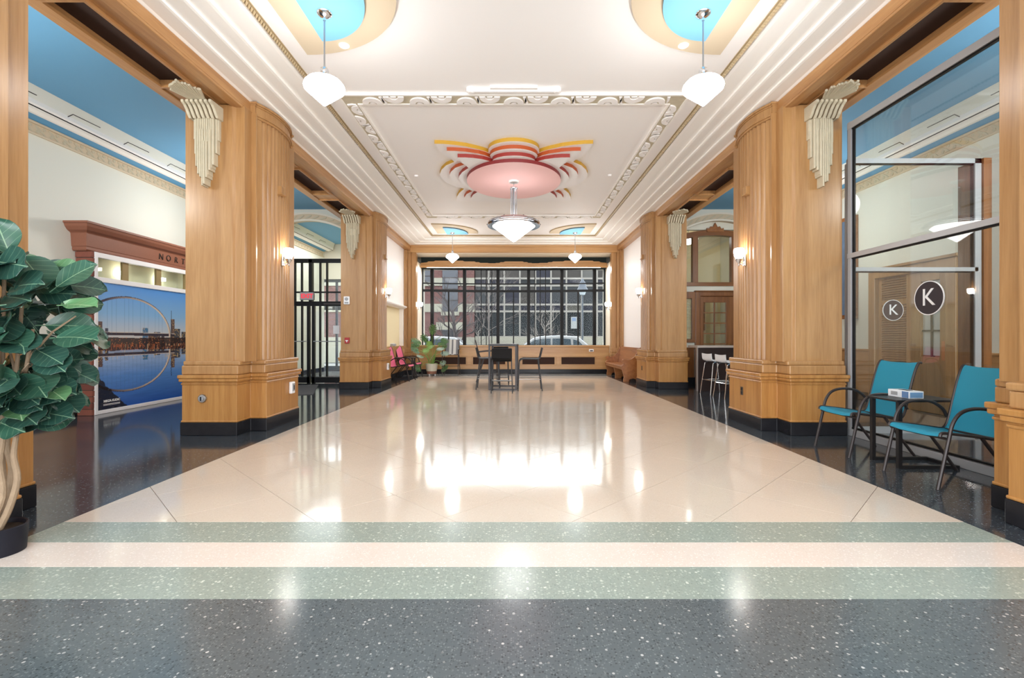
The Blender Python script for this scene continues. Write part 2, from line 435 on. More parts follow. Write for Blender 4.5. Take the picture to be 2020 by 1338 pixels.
# frieze panel frame on the ceiling with relief
fr = MB()
XO, XI, YO0, YO1, YI0, YI1 = 2.285, 2.10, 6.20, 12.56, 6.44, 12.34
zf = ZC-.022
fr.box(-XO, XO, YO0, YI0, zf, ZC).box(-XO, XO, YI1, YO1, zf, ZC)
for s in (-1, 1): fr.box(s*XI, s*XO, YI0, YI1, zf, ZC)
frz = struct(fr.build('trim_2', M['stone']), 'rectangular relief frieze on the ceiling')
e = MB()
for x0, x1, y0, y1 in ((-XO-.02, XO+.02, YO0-.02, YO0+.012), (-XO-.02, XO+.02, YO1-.012, YO1+.02), (-XI-.008, XI+.008, YI0-.012, YI0+.02), (-XI-.008, XI+.008, YI1-.02, YI1+.012)):
    e.box(x0, x1, y0, y1, ZC-.034, ZC)
for s in (-1, 1):
    e.box(s*(XO-.012), s*(XO+.02), YO0, YO1, ZC-.034, ZC); e.box(s*(XI-.02), s*(XI+.008), YI0, YI1, ZC-.034, ZC)
e.build('fillet', M['cornice'], frz)
def relief_mesh(w, h):      # half ring with side leaf, lying under the frieze, up = +y side
    m = MB(); t = .02
    outer = arc(0, 0, w*.43, h*.86, 0, 180, 12); inner = arc(0, 0, w*.19, h*.36, 180, 0, 8)
    m.prism(outer+inner, 'z', -t, 0)
    m.prism([(-w*.5, h*.95), (-w*.38, h*.92), (-w*.46, h*.45), (-w*.5, h*.05), (-w*.54, h*.45)], 'z', -t*.8, 0)
    m.prism(arc(0, 0, w*.12, h*.24, 0, 180, 8), 'z', -t*.8, 0)
    return m.mesh('scroll_relief', M['plaster'])
fw = XO-XI
def run(n, L, fn, h):
    me = relief_mesh(L/n, h)
    for i in range(n): fn(me, (i+.5)*L/n, i % 2)
H1 = YI0-YO0-.05; 
run(13, 2*XI-.1, lambda me, t, k: inst('scroll_relief', me, frz, (-XI+.05+t, YO0+.025+(0 if k else H1), zf), (0, 0, 0 if k else math.pi)), H1)
run(13, 2*XI-.1, lambda me, t, k: inst('scroll_relief', me, frz, (-XI+.05+t, YI1+.025+(0 if k else H1*.8), zf), (0, 0, 0 if k else math.pi)), H1*.8)
for s in (-1, 1):
    h = fw-.05
    run(19, YI1-YI0, lambda me, t, k: inst('scroll_relief', me, frz, (s*(XI+.025)+(0 if k == 0 else s*h), YI0+t, zf), (0, 0, -math.pi/2*s if k == 0 else math.pi/2*s)), h)
# scroll bar over the near frieze edge
m = MB().box(-.52, .52, 6.06, 6.10, ZC-.05, ZC).box(-.30, .30, 6.0, 6.07, ZC-.035, ZC)
for s in (-1, 1): m.lathe([(.001, ZC-.06), (.03, ZC-.06), (.055, ZC-.045), (.055, ZC)], (s*.55, 6.08, 0), 14)
struct(m.build('trim_3', M['plaster']), 'slim plaster bar with a scroll at each end on the ceiling')

# half-round ceiling appliques (tan step with a blue step below)
def half_ell(s, cx, cy, a, b, y_max=None):
    pts = [(cx, cy-b)]
    pts += [(cx-s*a*math.cos(math.radians(t)), cy+b*math.sin(math.radians(t))) for t in np.linspace(-88, 90, 40)]
    pts = [(x, min(y, y_max)) if y_max else (x, y) for x, y in pts]
    out = []
    for p in pts:
        if not out or (abs(out[-1][0]-p[0])+abs(out[-1][1]-p[1])) > 1e-4: out.append(p)
    if y_max: out = [p for p in out if p[1] < y_max-1e-4]; out += [(out[-1][0], y_max), (cx, y_max)]
    return out
for s, side in ((-1, 'left'), (1, 'right')):
    for cy, ym, where in ((4.27, None, 'near'), (14.28, 14.4, 'far')):
        t = thing('ceiling_medallion', '%s half-round ceiling ornament in tan with a blue inner step, above the %s %s pendant' % ({'near': 'large', 'far': 'small-looking cut-off'}[where], where, side), 'ceiling ornament', (s*2.0, cy, ZC-.03), 'half-round ceiling ornaments')
        MB().prism(half_ell(s, s*2.30, cy, 1.22, 1.04, ym), 'z', ZC-.03, ZC, 0, 1).build('tan_step', [M['tan'], M['gold'] if where == 'far' else M['tan']], t)
        MB().prism(half_ell(s, s*2.017, cy, .64, .75, ym), 'z', ZC-.06, ZC-.03, 0, 1).build('blue_step', [M['skyb'], plain('blue_step_edge', S(96, 124, 140), .6)], t)
        t['label'] = t['label'].replace('small-looking cut-off', 'cut-off')

# sunburst ornament
def cp(cx, cy, H):
    x = 840+cx/5.351; y = 250+cy/5.351; v = VY-y; Y = F*H/v
    return ((x-VX)*H/v - 0.0, Y)
def sym(pts, H):
    L = [cp(x, y, H) for x, y in pts]; xc = cp(928, pts[0][1], H)[0]
    L = [(x-xc*1.0, y) for x, y in L]
    R = [(-x, y) for x, y in L[::-1] if abs(x) > .03]
    return L+R
sb = thing('ceiling_sunburst', 'tiered sunburst ceiling ornament with yellow, orange and red edges round a pink disc', 'ceiling ornament', (0, 9.0, ZC))
TH = .06
def bump(top, rx, end): return [(928-rx*math.sin(t), end-(end-top)*math.cos(t)) for t in np.linspace(0, math.pi/2*.97, 12)]
L1 = bump(153, 268, 246)+[(660, 272), (615, 256), (560, 240), (420, 208), (300, 192), (180, 182), (90, 180), (120, 232), (190, 298), (285, 356), (300, 372), (215, 408), (165, 455), (148, 500), (160, 540), (215, 590), (310, 632), (405, 655), (350, 702), (328, 740), (325, 777), (420, 786), (560, 792), (720, 796), (928, 800)]
L2 = bump(230, 252, 312)+[(688, 330), (630, 304), (560, 285), (420, 264), (300, 256), (221, 255), (262, 305), (330, 352), (405, 400), (310, 435), (265, 475), (250, 510), (270, 560), (360, 620), (490, 680), (430, 712), (404, 750), (430, 776), (560, 788), (928, 794)]
L3 = bump(305, 226, 364)+[(704, 376), (655, 358), (600, 344), (500, 330), (420, 325), (335, 324), (385, 378), (450, 436), (385, 480), (352, 520), (345, 545), (375, 590), (450, 650), (545, 690), (500, 718), (474, 755), (520, 778), (700, 786), (928, 788)]
for pts, k, em, nmn in ((L1, 1, 'yellow', 'yellow_edged_tier'), (L2, 2, 'orange', 'orange_edged_tier'), (L3, 3, 'red', 'red_edged_tier')):
    H = ZC-CH-TH*k
    MB().prism(sym(pts, H), 'z', ZC-TH*k, ZC-TH*(k-1), 0, 1).build(nmn, [M['white'], M[em]], sb)
MB().prism([(.885*math.cos(a), 9.03+1.05*math.sin(a)) for a in np.linspace(0, 2*math.pi, 73)[:-1]], 'z', ZC-TH*4, ZC-TH*3, 0, 1).build('pink_disc', [M['pink'], M['maroon']], sb)

# small ceiling fittings
for s, lab in ((-1, 'left'), (1, 'right')):
    o = MB().lathe([(.001, ZC-.045), (.04, ZC-.042), (.052, ZC-.032), (.052, ZC-.03)], (s*1.83, 5.14, 0), 20).build('recessed_light', glow('downlight_lens', (1, .98, .96, 1), 4), smooth=True)
    tag(o, 'small round white recessed light beside the near %s pendant' % lab, 'ceiling light', 'recessed ceiling lights')
for x, y, lab in ((-1.91, 9.34, 'left'), (1.87, 9.30, 'right')):
    o = MB().lathe([(.001, ZC-.03), (.03, ZC-.028), (.04, ZC-.006), (.04, ZC)], (x, y, 0), 14).build('sprinkler_cover', M['white'], smooth=True)
    tag(o, 'white round sprinkler cover on the ceiling %s of the sunburst' % lab, 'sprinkler', 'sprinkler covers')

# ================================================================== BEAMS
def beam(s, idx):
    b = MB()
    X0, X1, Z0, Z1 = 3.385, 4.20, 4.08, 4.70
    panels = [(0.2, 1.6), (4.07, 5.48), (8.15, 9.6), (9.98, 11.12)]
    b.box(s*X0, s*3.66, YB, 12.7, Z0+.03, Z1)                  # inner cheek
    b.box(s*X0, s*3.52, YB, 12.7, Z0, Z0+.03)
    b.box(s*4.07, s*X1, YB, 12.7, Z0, Z1)
    ys = [YB]+[v for p in panels for v in p]+[12.7]
    for i in range(0, len(ys), 2): b.box(s*3.66, s*4.07, ys[i], ys[i+1], Z0+.02, Z1)
    o = struct(b.build('trim_%d' % idx, M['oak_y'], bev=.006), 'oak beam with dark grilles over the %s piers' % ('left' if s < 0 else 'right'))
    for y0, y1 in panels:
        MB().box(s*3.66, s*4.07, y0, y1, Z0+.09, Z0+.12).build('grille', M['grille'], o)
        r = MB()
        r.box(s*3.655, s*3.685, y0, y1, Z0-.004, Z0+.03).box(s*4.045, s*4.075, y0, y1, Z0-.004, Z0+.03)
        r.box(s*3.655, s*4.075, y0-.015, y0+.015, Z0-.004, Z0+.03).box(s*3.655, s*4.075, y1-.015, y1+.015, Z0-.004, Z0+.03)
        r.build('grille_frame', M['oak_y'], o)
    return o
beam(-1, 4); beam(1, 5)

# ================================================================== PIERS
def flute_plan(s, yc, out=0.0, half=.47, flutes=True):
    """bowed front of a pilaster: list of (x, y) from near to far"""
    def bow(t): return 3.335-out-.115*(1-abs(t/half)**2.2)
    pts = []
    if not flutes:
        for t in np.linspace(-half, half, 25): pts.append((s*(bow(t)), yc+t))
        return pts
    n = 11; span = .80; w_ = span/n
    pts.append((s*bow(-half), yc-half)); 
    for i in range(n):
        a = -span/2+i*w_
        for q, d in ((.0, 0), (.14, 0), (.20, .016), (.34, .029), (.5, .034), (.66, .029), (.80, .016), (.86, 0)):
            t = a+q*w_; pts.append((s*(bow(t)+d), yc+t))
    pts.append((s*bow(span/2), yc+span/2)); pts.append((s*bow(half), yc+half))
    return pts
def pier(s, yc, label, bracket=True, flutes=True):
    p = thing('pier', label, 'pier', (s*3.65, yc, 0), 'oak clad piers along the lobby')
    def two(mb, xm0, xm1, ym, xp, yp, z0, z1):
        mb.prism([(s*xm1, yc-ym), (s*xm0, yc-ym), (s*xm0, yc-yp), (s*xp, yc-yp), (s*xp, yc+yp), (s*xm0, yc+yp), (s*xm0, yc+ym), (s*xm1, yc+ym)], 'z', z0, z1)
    b = MB(); two(b, 3.40, 4.10, .77, 3.19, .47, 0, .16); b.build('base_course', M['black'], p, bev=.008)
    b = MB(); two(b, 3.41, 4.085, .755, 3.20, .455, .16, .66); b.build('plinth', M['oak_p'], p, bev=.005)
    b = MB()
    two(b, 3.40, 4.095, .765, 3.19, .465, .16, .185)
    two(b, 3.40, 4.095, .765, 3.19, .465, .62, .645); two(b, 3.385, 4.11, .785, 3.17, .485, .66, .70)
    two(b, 3.375, 4.12, .795, 3.16, .495, .70, .745)
    b.build('plinth_moulding', M['oak_p'], p, bev=.01)
    b = MB(); two(b, 3.40, 4.10, .745, 3.21, .465, .745, .86); two(b, 3.385, 4.09, .73, 3.20, .478, .86, .915); b.build('upper_plinth', M['oak'], p, bev=.014)
    MB().prism([(s*4.08, yc-.70), (s*3.50, yc-.70), (s*3.47, yc-.67), (s*3.36, yc-.67), (s*3.36, yc+.67), (s*3.47, yc+.67), (s*3.50, yc+.70), (s*4.08, yc+.70)], 'z', .90, 4.10).build('shaft', M['oak'], p, bev=.004)
    pil = MB().prism([(s*3.42, yc-.52), (s*3.30, yc-.52), (s*3.30, yc-.49)]+(flute_plan(s, yc) if flutes else [(s*3.29, yc-.47), (s*3.29, yc+.47)])+[(s*3.335, yc+.475), (s*3.335, yc+.52), (s*3.42, yc+.52)], 'z', .90, 4.08).build('fluted_pilaster', M['oak'], p)
    c = MB()
    def band(out, z0, z1, h):
        c.prism([(s*3.45, yc-h-.03), (s*(3.325-out), yc-h-.03)]+flute_plan(s, yc, out, h, False)+[(s*(3.325-out), yc+h+.03), (s*3.45, yc+h+.03)], 'z', z0, z1)
    band(.015, 4.035, 4.062, .475); band(.03, 4.062, 4.085, .48); band(.005, 4.085, 4.185, .47); band(.015, 4.185, 4.205, .475); band(.03, 4.205, 4.232, .485)
    c.build('capital', M['oak'], p)
    for z in (3.18,):
        MB().box(s*3.17, s*3.26, yc-.11, yc-.02, z, z+.10).box(s*3.155, s*3.26, yc-.115, yc-.015, z-.02, z).build('clip', M['oak'], p, bev=.004)
    if bracket:
        rng = random.Random(int(yc*100)+s)
        xb = s*3.79; yf = yc-.70
        r = MB()                     # hanging rods
        n = 9
        for layer, (wd, zt, zb, th) in enumerate(((.315, 3.93, 3.58, .05), (.285, 3.92, 3.40, .07), (.235, 3.9, 3.27, .09), (.165, 3.75, 3.13, .105), (.10, 3.6, 3.05, .12))):
            k = max(4, int(wd/.0245)); hw = wd/k*.44
            for i in range(k):
                xx = -wd/2+wd*(i+.5)/k; q = abs(xx)/(wd/2)
                zz = zb+q*.10*(1.3 if layer >= 3 else .5)+rng.uniform(-.035, .03); t2 = th+rng.uniform(-.008, .008)
                r.prism([(xb+xx-hw, yf+.01), (xb+xx-hw, yf-t2+.010), (xb+xx-hw*.4, yf-t2), (xb+xx+hw*.4, yf-t2), (xb+xx+hw, yf-t2+.010), (xb+xx+hw, yf+.01)], 'z', zz, zt)
        br = r.build('bracket', M['stone'], p); br['label'] = 'cream cast bracket of hanging rods'
        for i in range(7):           # scroll ribs flaring to the soffit
            xx = xb-.165+.33*i/6
            q = [(yf+.01, 3.885), (yf-.10, 3.885), (yf-.135, 3.92), (yf-.16, 3.96), (yf-.20, 4.0), (yf-.245, 4.02), (yf-.245, 4.05), (yf-.17, 4.052), (yf+.01, 4.052)]
            MB().prism(q, 'x', xx-.017, xx+.017).build('scroll_rib', M['stone'], br, bev=.006)
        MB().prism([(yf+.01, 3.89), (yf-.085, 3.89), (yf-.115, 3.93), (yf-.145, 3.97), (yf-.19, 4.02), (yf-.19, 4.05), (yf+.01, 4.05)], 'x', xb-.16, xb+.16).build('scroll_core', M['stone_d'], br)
        f_ = MB()                    # fan of rods on the soffit
        for i in range(15):
            a = math.radians(-62+124*i/14); L = (.40-.10*abs(i-7)/7)+rng.uniform(-.03, .03)
            p0 = Vector((xb+.10*math.sin(a)*.9, yf-.21, 4.066)); p1 = Vector((xb+.19*math.sin(a), yf-.21-L*math.cos(a*.75), 4.072))
            f_.tube([p0, p1], .0155, 6)
        f_.build('soffit_fan', M['stone'], br)
    return p
P1Y, P2Y, P0Y = 6.62, 11.94, 2.63
piers = {}
for s, sd in ((-1, 'left'), (1, 'right')):
    piers[sd, 0] = pier(s, P0Y, {'left': 'nearest left oak pier cut by the frame edge, behind the fig tree', 'right': 'nearest right oak pier cut by the frame edge, beside a teal chair'}[sd], True, False)
    piers[sd, 1] = pier(s, P1Y, {'left': 'fluted oak pier right of the bridge mural, with round knob on plinth', 'right': 'fluted oak pier between the white bar stools and the teal chairs'}[sd])
    piers[sd, 2] = pier(s, P2Y, {'left': 'far left oak pier beside the black glass doors, with fire alarm', 'right': 'far right oak pier between the wooden pew and the dark bar counter'}[sd])

# ================================================================== AISLES: outer walls, ceilings, cornices
for s, sd in ((-1, 'left'), (1, 'right')):
    y1 = 17.0 if s < 0 else 12.62
    w_ = struct(MB().box(s*6.76, s*6.95, YB, 17.0, -.01, 4.72).build('wall_'+sd, M['wallp']))
    y2 = 16.9 if s < 0 else 12.55
    yw = 12.5
    MB().box(s*6.735, s*6.76, YB, yw, .16, .95).build('wainscot', M['oak_y'], w_)
    MB().box(s*6.715, s*6.76, YB, yw, .95, .99).build('wainscot_cap', M['oak_y'], w_, bev=.01)
    struct(MB().box(s*6.72, s*6.76, YB, y2, 0, .16).build('baseboard_'+sd, M['black'], bev=.006))
    c = struct(MB().box(s*4.15, s*6.36, YB, 12.4, 4.55, 4.6).build('ceiling_aisle_'+sd, M['bluec']))
    if s < 0: MB().box(s*3.4, s*6.36, 12.7, 17, 4.55, 4.6).build('vestibule_field', M['bluec'], c)
    # sloping white face with recessed zigzag lines
    MB().prism([(s*6.33, 4.58), (s*6.42, 4.335), (s*6.45, 4.335), (s*6.45, 4.7), (s*6.33, 4.7)], 'y', YB, y2).build('sloped_band', M['wallp'], c)
    z_ = MB()
    yy = -3.0
    while yy < y2-.9:
        def sp(y, t): # t 0 bottom..1 top on slope
            return (s*(6.418-.088*t), y, 4.335+.245*t)
        z_.tube([sp(yy, .0), sp(yy+.10, .42), sp(yy+.55, .45)], .006, 5)
        yy += .98
    stuff(z_.build('zigzag_line', M['iron'], c))
    MB().prism([(s*6.40, 4.335), (s*6.42, 4.31), (s*6.50, 4.30), (s*6.54, 4.275), (s*6.58, 4.27), (s*6.58, 4.4), (s*6.40, 4.4)], 'y', YB, y2).build('white_moulding', M['cornice'], c)
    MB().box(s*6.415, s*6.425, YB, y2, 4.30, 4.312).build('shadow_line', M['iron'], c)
    MB().prism([(s*6.58, 4.33), (s*6.755, 4.25), (s*6.76, 4.25), (s*6.76, 4.4), (s*6.58, 4.4)], 'y', YB, y2).build('blue_cove', M['bluec'], c)
    MB().box(s*6.72, s*6.76, YB, y2, 4.215, 4.25).box(s*6.725, s*6.76, YB, y2, 4.06, 4.095).build('frieze_fillet', M['tan'], w_, bev=.008)
    me = MB()
    m2 = MB(); hh = .058
    m2.prism(smooth_pts([(-.075, -hh), (-.03, -.01), (.02, .02), (.07, hh), (.085, hh*.5), (.045, -.005), (-.01, -.03), (-.05, -hh)], 3), 'x', -.014, .0)
    m2.prism(arc(.045, -.03, .028, .025, 0, 360, 8)[:-1], 'x', -.016, 0); m2.prism(arc(-.045, .03, .028, .025, 0, 360, 8)[:-1], 'x', -.016, 0)
    lm = m2.mesh('leaf_relief', M['stone'])
    n = int((y2-4.5)/.2)
    for i in range(n): inst('leaf_relief', lm, w_, (s*6.757, y2-.1-.2*i, 4.155), (0, 0, 0 if s > 0 else math.pi))
    MB().box(s*6.750, s*6.76, YB, y2, 4.095, 4.215).build('frieze_bed', M['tan'], w_)
    # bulkhead closing above beam between nave ceiling and aisle
# arched frieze across both aisles
def arch_band(s, y0, y1, zt, th, k, name, mat, parent):
    A = []; 
    xs = np.linspace(4.08, 6.74, 25)
    top = [(s*x, zt-k*(x-5.35)**2) for x in xs]; bot = [(s*x, zt-th-k*(x-5.35)**2) for x in xs]
    return MB().prism(top+bot[::-1], 'y', y0, y1).build(name, mat, parent)
for s, sd in ((-1, 'left'), (1, 'right')):
    xs = np.linspace(4.08, 6.76, 25)
    f = lambda x: 4.47-.27*(x-5.35)**2
    b = MB().prism([(s*x, f(x)-.02) for x in xs]+[(s*6.76, 4.72), (s*4.08, 4.72)], 'y', 12.42, 12.62)
    a = struct(b.build('trim_%d' % (6 if s < 0 else 7), M['wallp']), 'arched frieze across the %s aisle' % sd)
    arch_band(s, 12.38, 12.42, 4.47, .045, .27, 'arch_fillet', M['plaster2'], a)
    arch_band(s, 12.36, 12.42, 4.29, .045, .27, 'arch_fillet', M['plaster2'], a)
    arch_band(s, 12.40, 12.60, 4.44, .17, .27, 'arch_frieze', M['tan'], a)
    nn = 14
    m3 = MB(); 
    m3.prism(smooth_pts([(-.085, -.05), (-.03, -.01), (.02, .02), (.08, .05), (.09, .02), (.045, -.01), (-.01, -.04), (-.05, -.055)], 3), 'y', -.016, 0)
    lm = m3.mesh('leaf_relief', M['stone'])
    for i in range(nn):
        x = 4.2+(6.7-4.2)*i/(nn-1); inst('leaf_relief', lm, a, (s*x, 12.40, f(x)-.115), (0, math.atan(.54*(x-5.35))*s, 0))
# ================================================================== END BAY SIDE WALLS (white, beyond the far piers)
XW = 3.56
# right: plain white wall above wainscot
w_ = struct(MB().box(XW, XW+.12, 12.68, 16.0, 0, 4.10).build('wall_right_end', M['white']))
MB().box(XW-.03, XW, 12.68, 15.5, .16, .88).box(XW-.05, XW, 12.68, 15.5, .85, .90).build('wainscot', M['oak_y'], w_)
MB().box(XW-.06, XW, 12.68, 15.5, 0, .16).build('base', M['black'], w_)
# left: white upper wall, rounded ledge, cream niche below
w_ = MB().box(-XW-.12, -XW, 12.68, 16.0, 2.17, 4.10).box(-XW-.12, -XW, 12.68, 16.0, 0, .93).box(-XW-.12, -XW, 15.3, 16.0, .93, 2.17).box(-XW-.12, -XW, 12.68, 12.75, .93, 2.17)
w_ = struct(w_.build('wall_left_end', M['white']))
MB().box(-4.10, -4.0, 12.6, 15.5, .9, 2.3).box(-4.0, -XW-.12, 15.3, 15.4, .9, 2.3).box(-4.0, -XW-.12, 12.6, 12.75, .9, 2.3).box(-4.0, -XW-.12, 12.6, 15.4, 2.17, 2.25).build('niche', M['niche'], w_)
MB().prism([(-XW-.1, 2.13), (-XW+.02, 2.13), (-XW+.10, 2.17), (-XW+.12, 2.21), (-XW+.04, 2.24), (-XW-.1, 2.24)], 'y', 12.68, 15.4).build('ledge', M['white'], w_, bev=.01)
MB().box(-4.0, -XW+.03, 12.7, 15.35, .92, .95).build('niche_shelf', M['oak_y'], w_)
MB().box(-XW, -XW+.03, 12.68, 15.5, .16, .92).build('wainscot', M['oak_y'], w_)
MB().box(-XW, -XW+.06, 12.68, 15.5, 0, .16).build('base', M['black'], w_)
for s in (-1, 1):
    MB().box(s*3.385, s*(XW+.1), 12.6, 15.7, 4.07, 4.5).box(s*3.37, s*3.40, 12.6, 15.62, 4.19, 4.24).build('crown_%s' % ('left' if s < 0 else 'right'), M['oak_y'], w_).name = 'crown'
# ================================================================== FAR WALL: oak portal round the shop window
YP = 15.6
fw_ = struct(MB().box(-3.6, 3.6, YP, YP+.16, 4.0, 4.5).build('wall_far', M['oak_x'], bev=.004))
m = MB().box(-3.6, 3.6, YP-.03, YP, 4.185, 4.24).box(-3.6, 3.6, YP-.02, YP, 4.0, 4.03)
m.build('lintel_moulding', M['oak_x'], fw_, bev=.008)
for s in (-1, 1):
    j = MB()
    j.box(s*3.20, s*3.36, YP, YP+.25, 0.16, 4.0).box(s*3.36, s*3.46, YP-.06, YP+.1, .16, 4.0)
    j.box(s*3.46, s*3.60, YP-.14, YP+.1, .16, 4.07).box(s*3.50, s*3.56, YP-.19, YP, .16, 4.07)
    j.build('jamb', M['oak'], fw_, bev=.012)
    k = MB().box(s*3.17, s*3.37, YP-.05, YP+.2, .16, .62).box(s*3.34, s*3.60, YP-.2, YP+.1, .16, .62)
    k.box(s*3.155, s*3.38, YP-.07, YP+.2, .62, .72).box(s*3.32, s*3.60, YP-.22, YP+.1, .62, .72).box(s*3.18, s*3.37, YP-.03, YP+.2, .72, .88).box(s*3.35, s*3.60, YP-.17, YP+.1, .72, .88)
    k.build('jamb_plinth', M['oak'], fw_, bev=.012)
    MB().box(s*3.16, s*3.60, YP-.21, YP+.15, 0, .16).build('base', M['black'], fw_)
    MB().box(s*3.21, s*3.40, YP+.2, 17.05, .0, 3.75).build('bay_side', M['plaster2'], fw_)
# recessed head: soffit, dark void, stepped valance
MB().box(-3.3, 3.3, YP+.1, 16.45, 3.985, 4.0).build('bay_soffit', M['plaster2'], fw_)
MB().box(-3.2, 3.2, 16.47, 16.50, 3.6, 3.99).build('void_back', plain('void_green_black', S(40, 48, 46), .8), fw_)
val = [(-3.2, 3.64), (3.2, 3.64)]
steps = []
lo, hi = 3.80, 3.895
tops = [(-3.2, .845), (-2.98, .86), (-2.93, .885), (-2.75, .885), (-2.7, .905), (-1.75, .905), (-1.7, .885), (-1.35, .885), (-1.3, .865), (-1.2, .865), (-1.15, .845), (-.9, .845), (-.85, .835), (-.62, .835), (-.62, .845), (-.5, .845), (-.45, .865), (-.35, .865), (-.3, .885)]
full = tops + [(-x, z) for x, z in tops[::-1]]
pl = [(-3.2, 3.64), (3.2, 3.64)] + [(x, 3.855-(.905-z)*1.25) for x, z in full[::-1]]
MB().prism(pl, 'y', 16.36, 16.42).build('stepped_valance', M['oak_x'], fw_)
MB().box(-3.2, 3.2, 16.30, 16.40, 3.62, 3.735).box(-3.2, 3.2, 16.28, 16.40, 3.66, 3.69).build('valance_board', M['oak_x'], fw_, bev=.006)
MB().box(-3.4, 3.4, 16.5, 17.3, 3.66, 3.72).build('window_head', M['plaster2'], fw_)
# exterior wall round the window
ext = MB().box(-7.0, -3.22, 17.0, 17.25, -.4, 4.75).box(3.22, 7.0, 17.0, 17.25, -.4, 4.75).box(-3.3, 3.3, 17.05, 17.3, 3.66, 4.75).box(-3.3, 3.3, 16.2, 17.3, 0, .90)
ext_m = MB().box(3.22, 7.0, 17.0, 17.25, -.4, 4.75).box(-4.2, -3.22, 17.0, 17.25, -.4, 4.75).box(-7.0, -4.2, 17.0, 17.25, 3.3, 4.75).box(-3.3, 3.3, 17.12, 17.3, 3.66, 4.75).box(-3.3, 3.3, 16.2, 17.3, -.1, .90)
struct(ext_m.build('wall_street', M['plaster2']))

# ---- bowed shop window
W1 = thing('window_1', 'wide black framed shop window bowed outward at the far end', 'window', (0, 17.0, .93)); W1['kind'] = 'structure'; del W1['category']
def bowY(x): return 16.72+.32*(1-(x/3.22)**2)
ZB, ZT = .935, 3.66
def wx(c): return (820+c/5.18-VX)*16.85/F
def mull(c, wpx, z0, z1, name='mullion', dep=.1):
    x = wx(c); y = bowY(x); hw = wpx/5.18*16.85/F/2
    MB().box(x-hw, x+hw, y-dep/2, y+dep/2, z0, z1).build(name, M['frame_w'], W1)
M['frame_w'] = plain('black_window_frame', S(14, 14, 15), .4)
zr1, zr2 = 1.2+(667-(480+412/5.18))*16.85/F, 1.2+(667-(480+486/5.18))*16.85/F
for c, wd in ((77, 11), (172, 30), (497, 32), (840, 32), (1155, 31), (1496, 32), (1823, 31), (1921, 11)): mull(c, wd, ZB, ZT, dep=.14)
for c in (667, 719, 775, 1220, 1275, 1330): mull(c, 8, ZB, ZT, 'glazing_bar', .06)
for c in (336, 1000, 1660): mull(c, 12, ZB, zr2, 'glazing_bar', .08)
xs = np.linspace(wx(74), wx(1925), 33)
def hbar(z0, z1, d, name):
    m = MB()
    pts = [(x, bowY(x)-d) for x in xs]+[(x, bowY(x)+d) for x in xs[::-1]]
    m.prism(pts, 'z', z0, z1).build(name, M['frame_w'], W1)
hbar(ZT-.045, ZT+.02, .06, 'head_rail'); hbar(zr1-.02, zr1+.02, .03, 'glazing_bar'); hbar(zr2-.04, zr2+.04, .05, 'transom'); hbar(ZB-.03, ZB+.02, .06, 'sill_rail')
cs = [77, 172, 497, 840, 1155, 1496, 1823, 1921]
for a, b in zip(cs[:-1], cs[1:]):
    xa, xb = wx(a), wx(b); q = np.linspace(xa, xb, 7)
    MB().prism([(x, bowY(x)-.004) for x in q]+[(x, bowY(x)+.004) for x in q[::-1]], 'z', ZB, ZT).build('pane', M['glassw'], W1)
MB().prism([(-3.21, 16.08), (3.21, 16.08)]+[(x, bowY(x)+.1) for x in xs[::-1]], 'z', .90, .935).build('sill', M['stone'], W1)
# ---- radiator cover below the window
rc = thing('radiator_cover', 'long oak radiator cover with four dark grilles under the shop window', 'radiator cover', (0, 16.05, 0))
GX = [(-2.69, -1.61), (-1.37, -.29), (.29, 1.37), (1.60, 2.72)]
m = MB(); ya, yb = 16.0, 16.1; z0, z1 = .315, .553
m.box(-3.2, 3.2, ya, yb, z1, .90).box(-3.2, 3.2, ya, yb, .15, z0)
ed = [-3.2]+[v for gx in GX for v in gx]+[3.2]
for i in range(0, len(ed), 2): m.box(ed[i], ed[i+1], ya, yb, z0, z1)
m.build('front_panel', M['oak_x'], rc, bev=.003)
for a, b in GX:
    MB().box(a, b, ya+.03, ya+.05, z0, z1).build('grille', M['grille'], rc)
    f = MB().box(a-.06, b+.06, ya-.014, ya, z1+.03, z1+.05).box(a-.06, b+.06, ya-.014, ya, z0-.05, z0-.03).box(a-.06, a-.04, ya-.014, ya, z0-.05, z1+.05).box(b+.04, b+.06, ya-.014, ya, z0-.05, z1+.05)
    f.build('grille_frame', M['oak_x'], rc, bev=.004)
MB().box(-3.2, 3.2, ya-.012, ya, .74, .76).build('rail', M['oak_x'], rc)
MB().box(-3.2, 3.2, ya-.06, 16.2, .90, .955).build('top_board', M['oak_x'], rc, bev=.01)
MB().box(-3.2, 3.2, ya-.02, yb, 0, .15).build('base', M['black'], rc)
for i in range(8):
    x = -2.8+i*.78; MB().box(x, x+.5, ya-.028, ya-.02, .012, .035).build('toe_slot', M['iron'], rc)
o = thing('thermostat', 'small white and grey control box on the radiator cover under the window', 'control box', (2.6, 16.0, .79))
MB().box(2.52, 2.68, 15.955, 16.0, .74, .83).build('housing', M['whitep'], o, bev=.01); MB().box(2.55, 2.65, 15.95, 15.956, .755, .79).build('display', M['dark'], o)

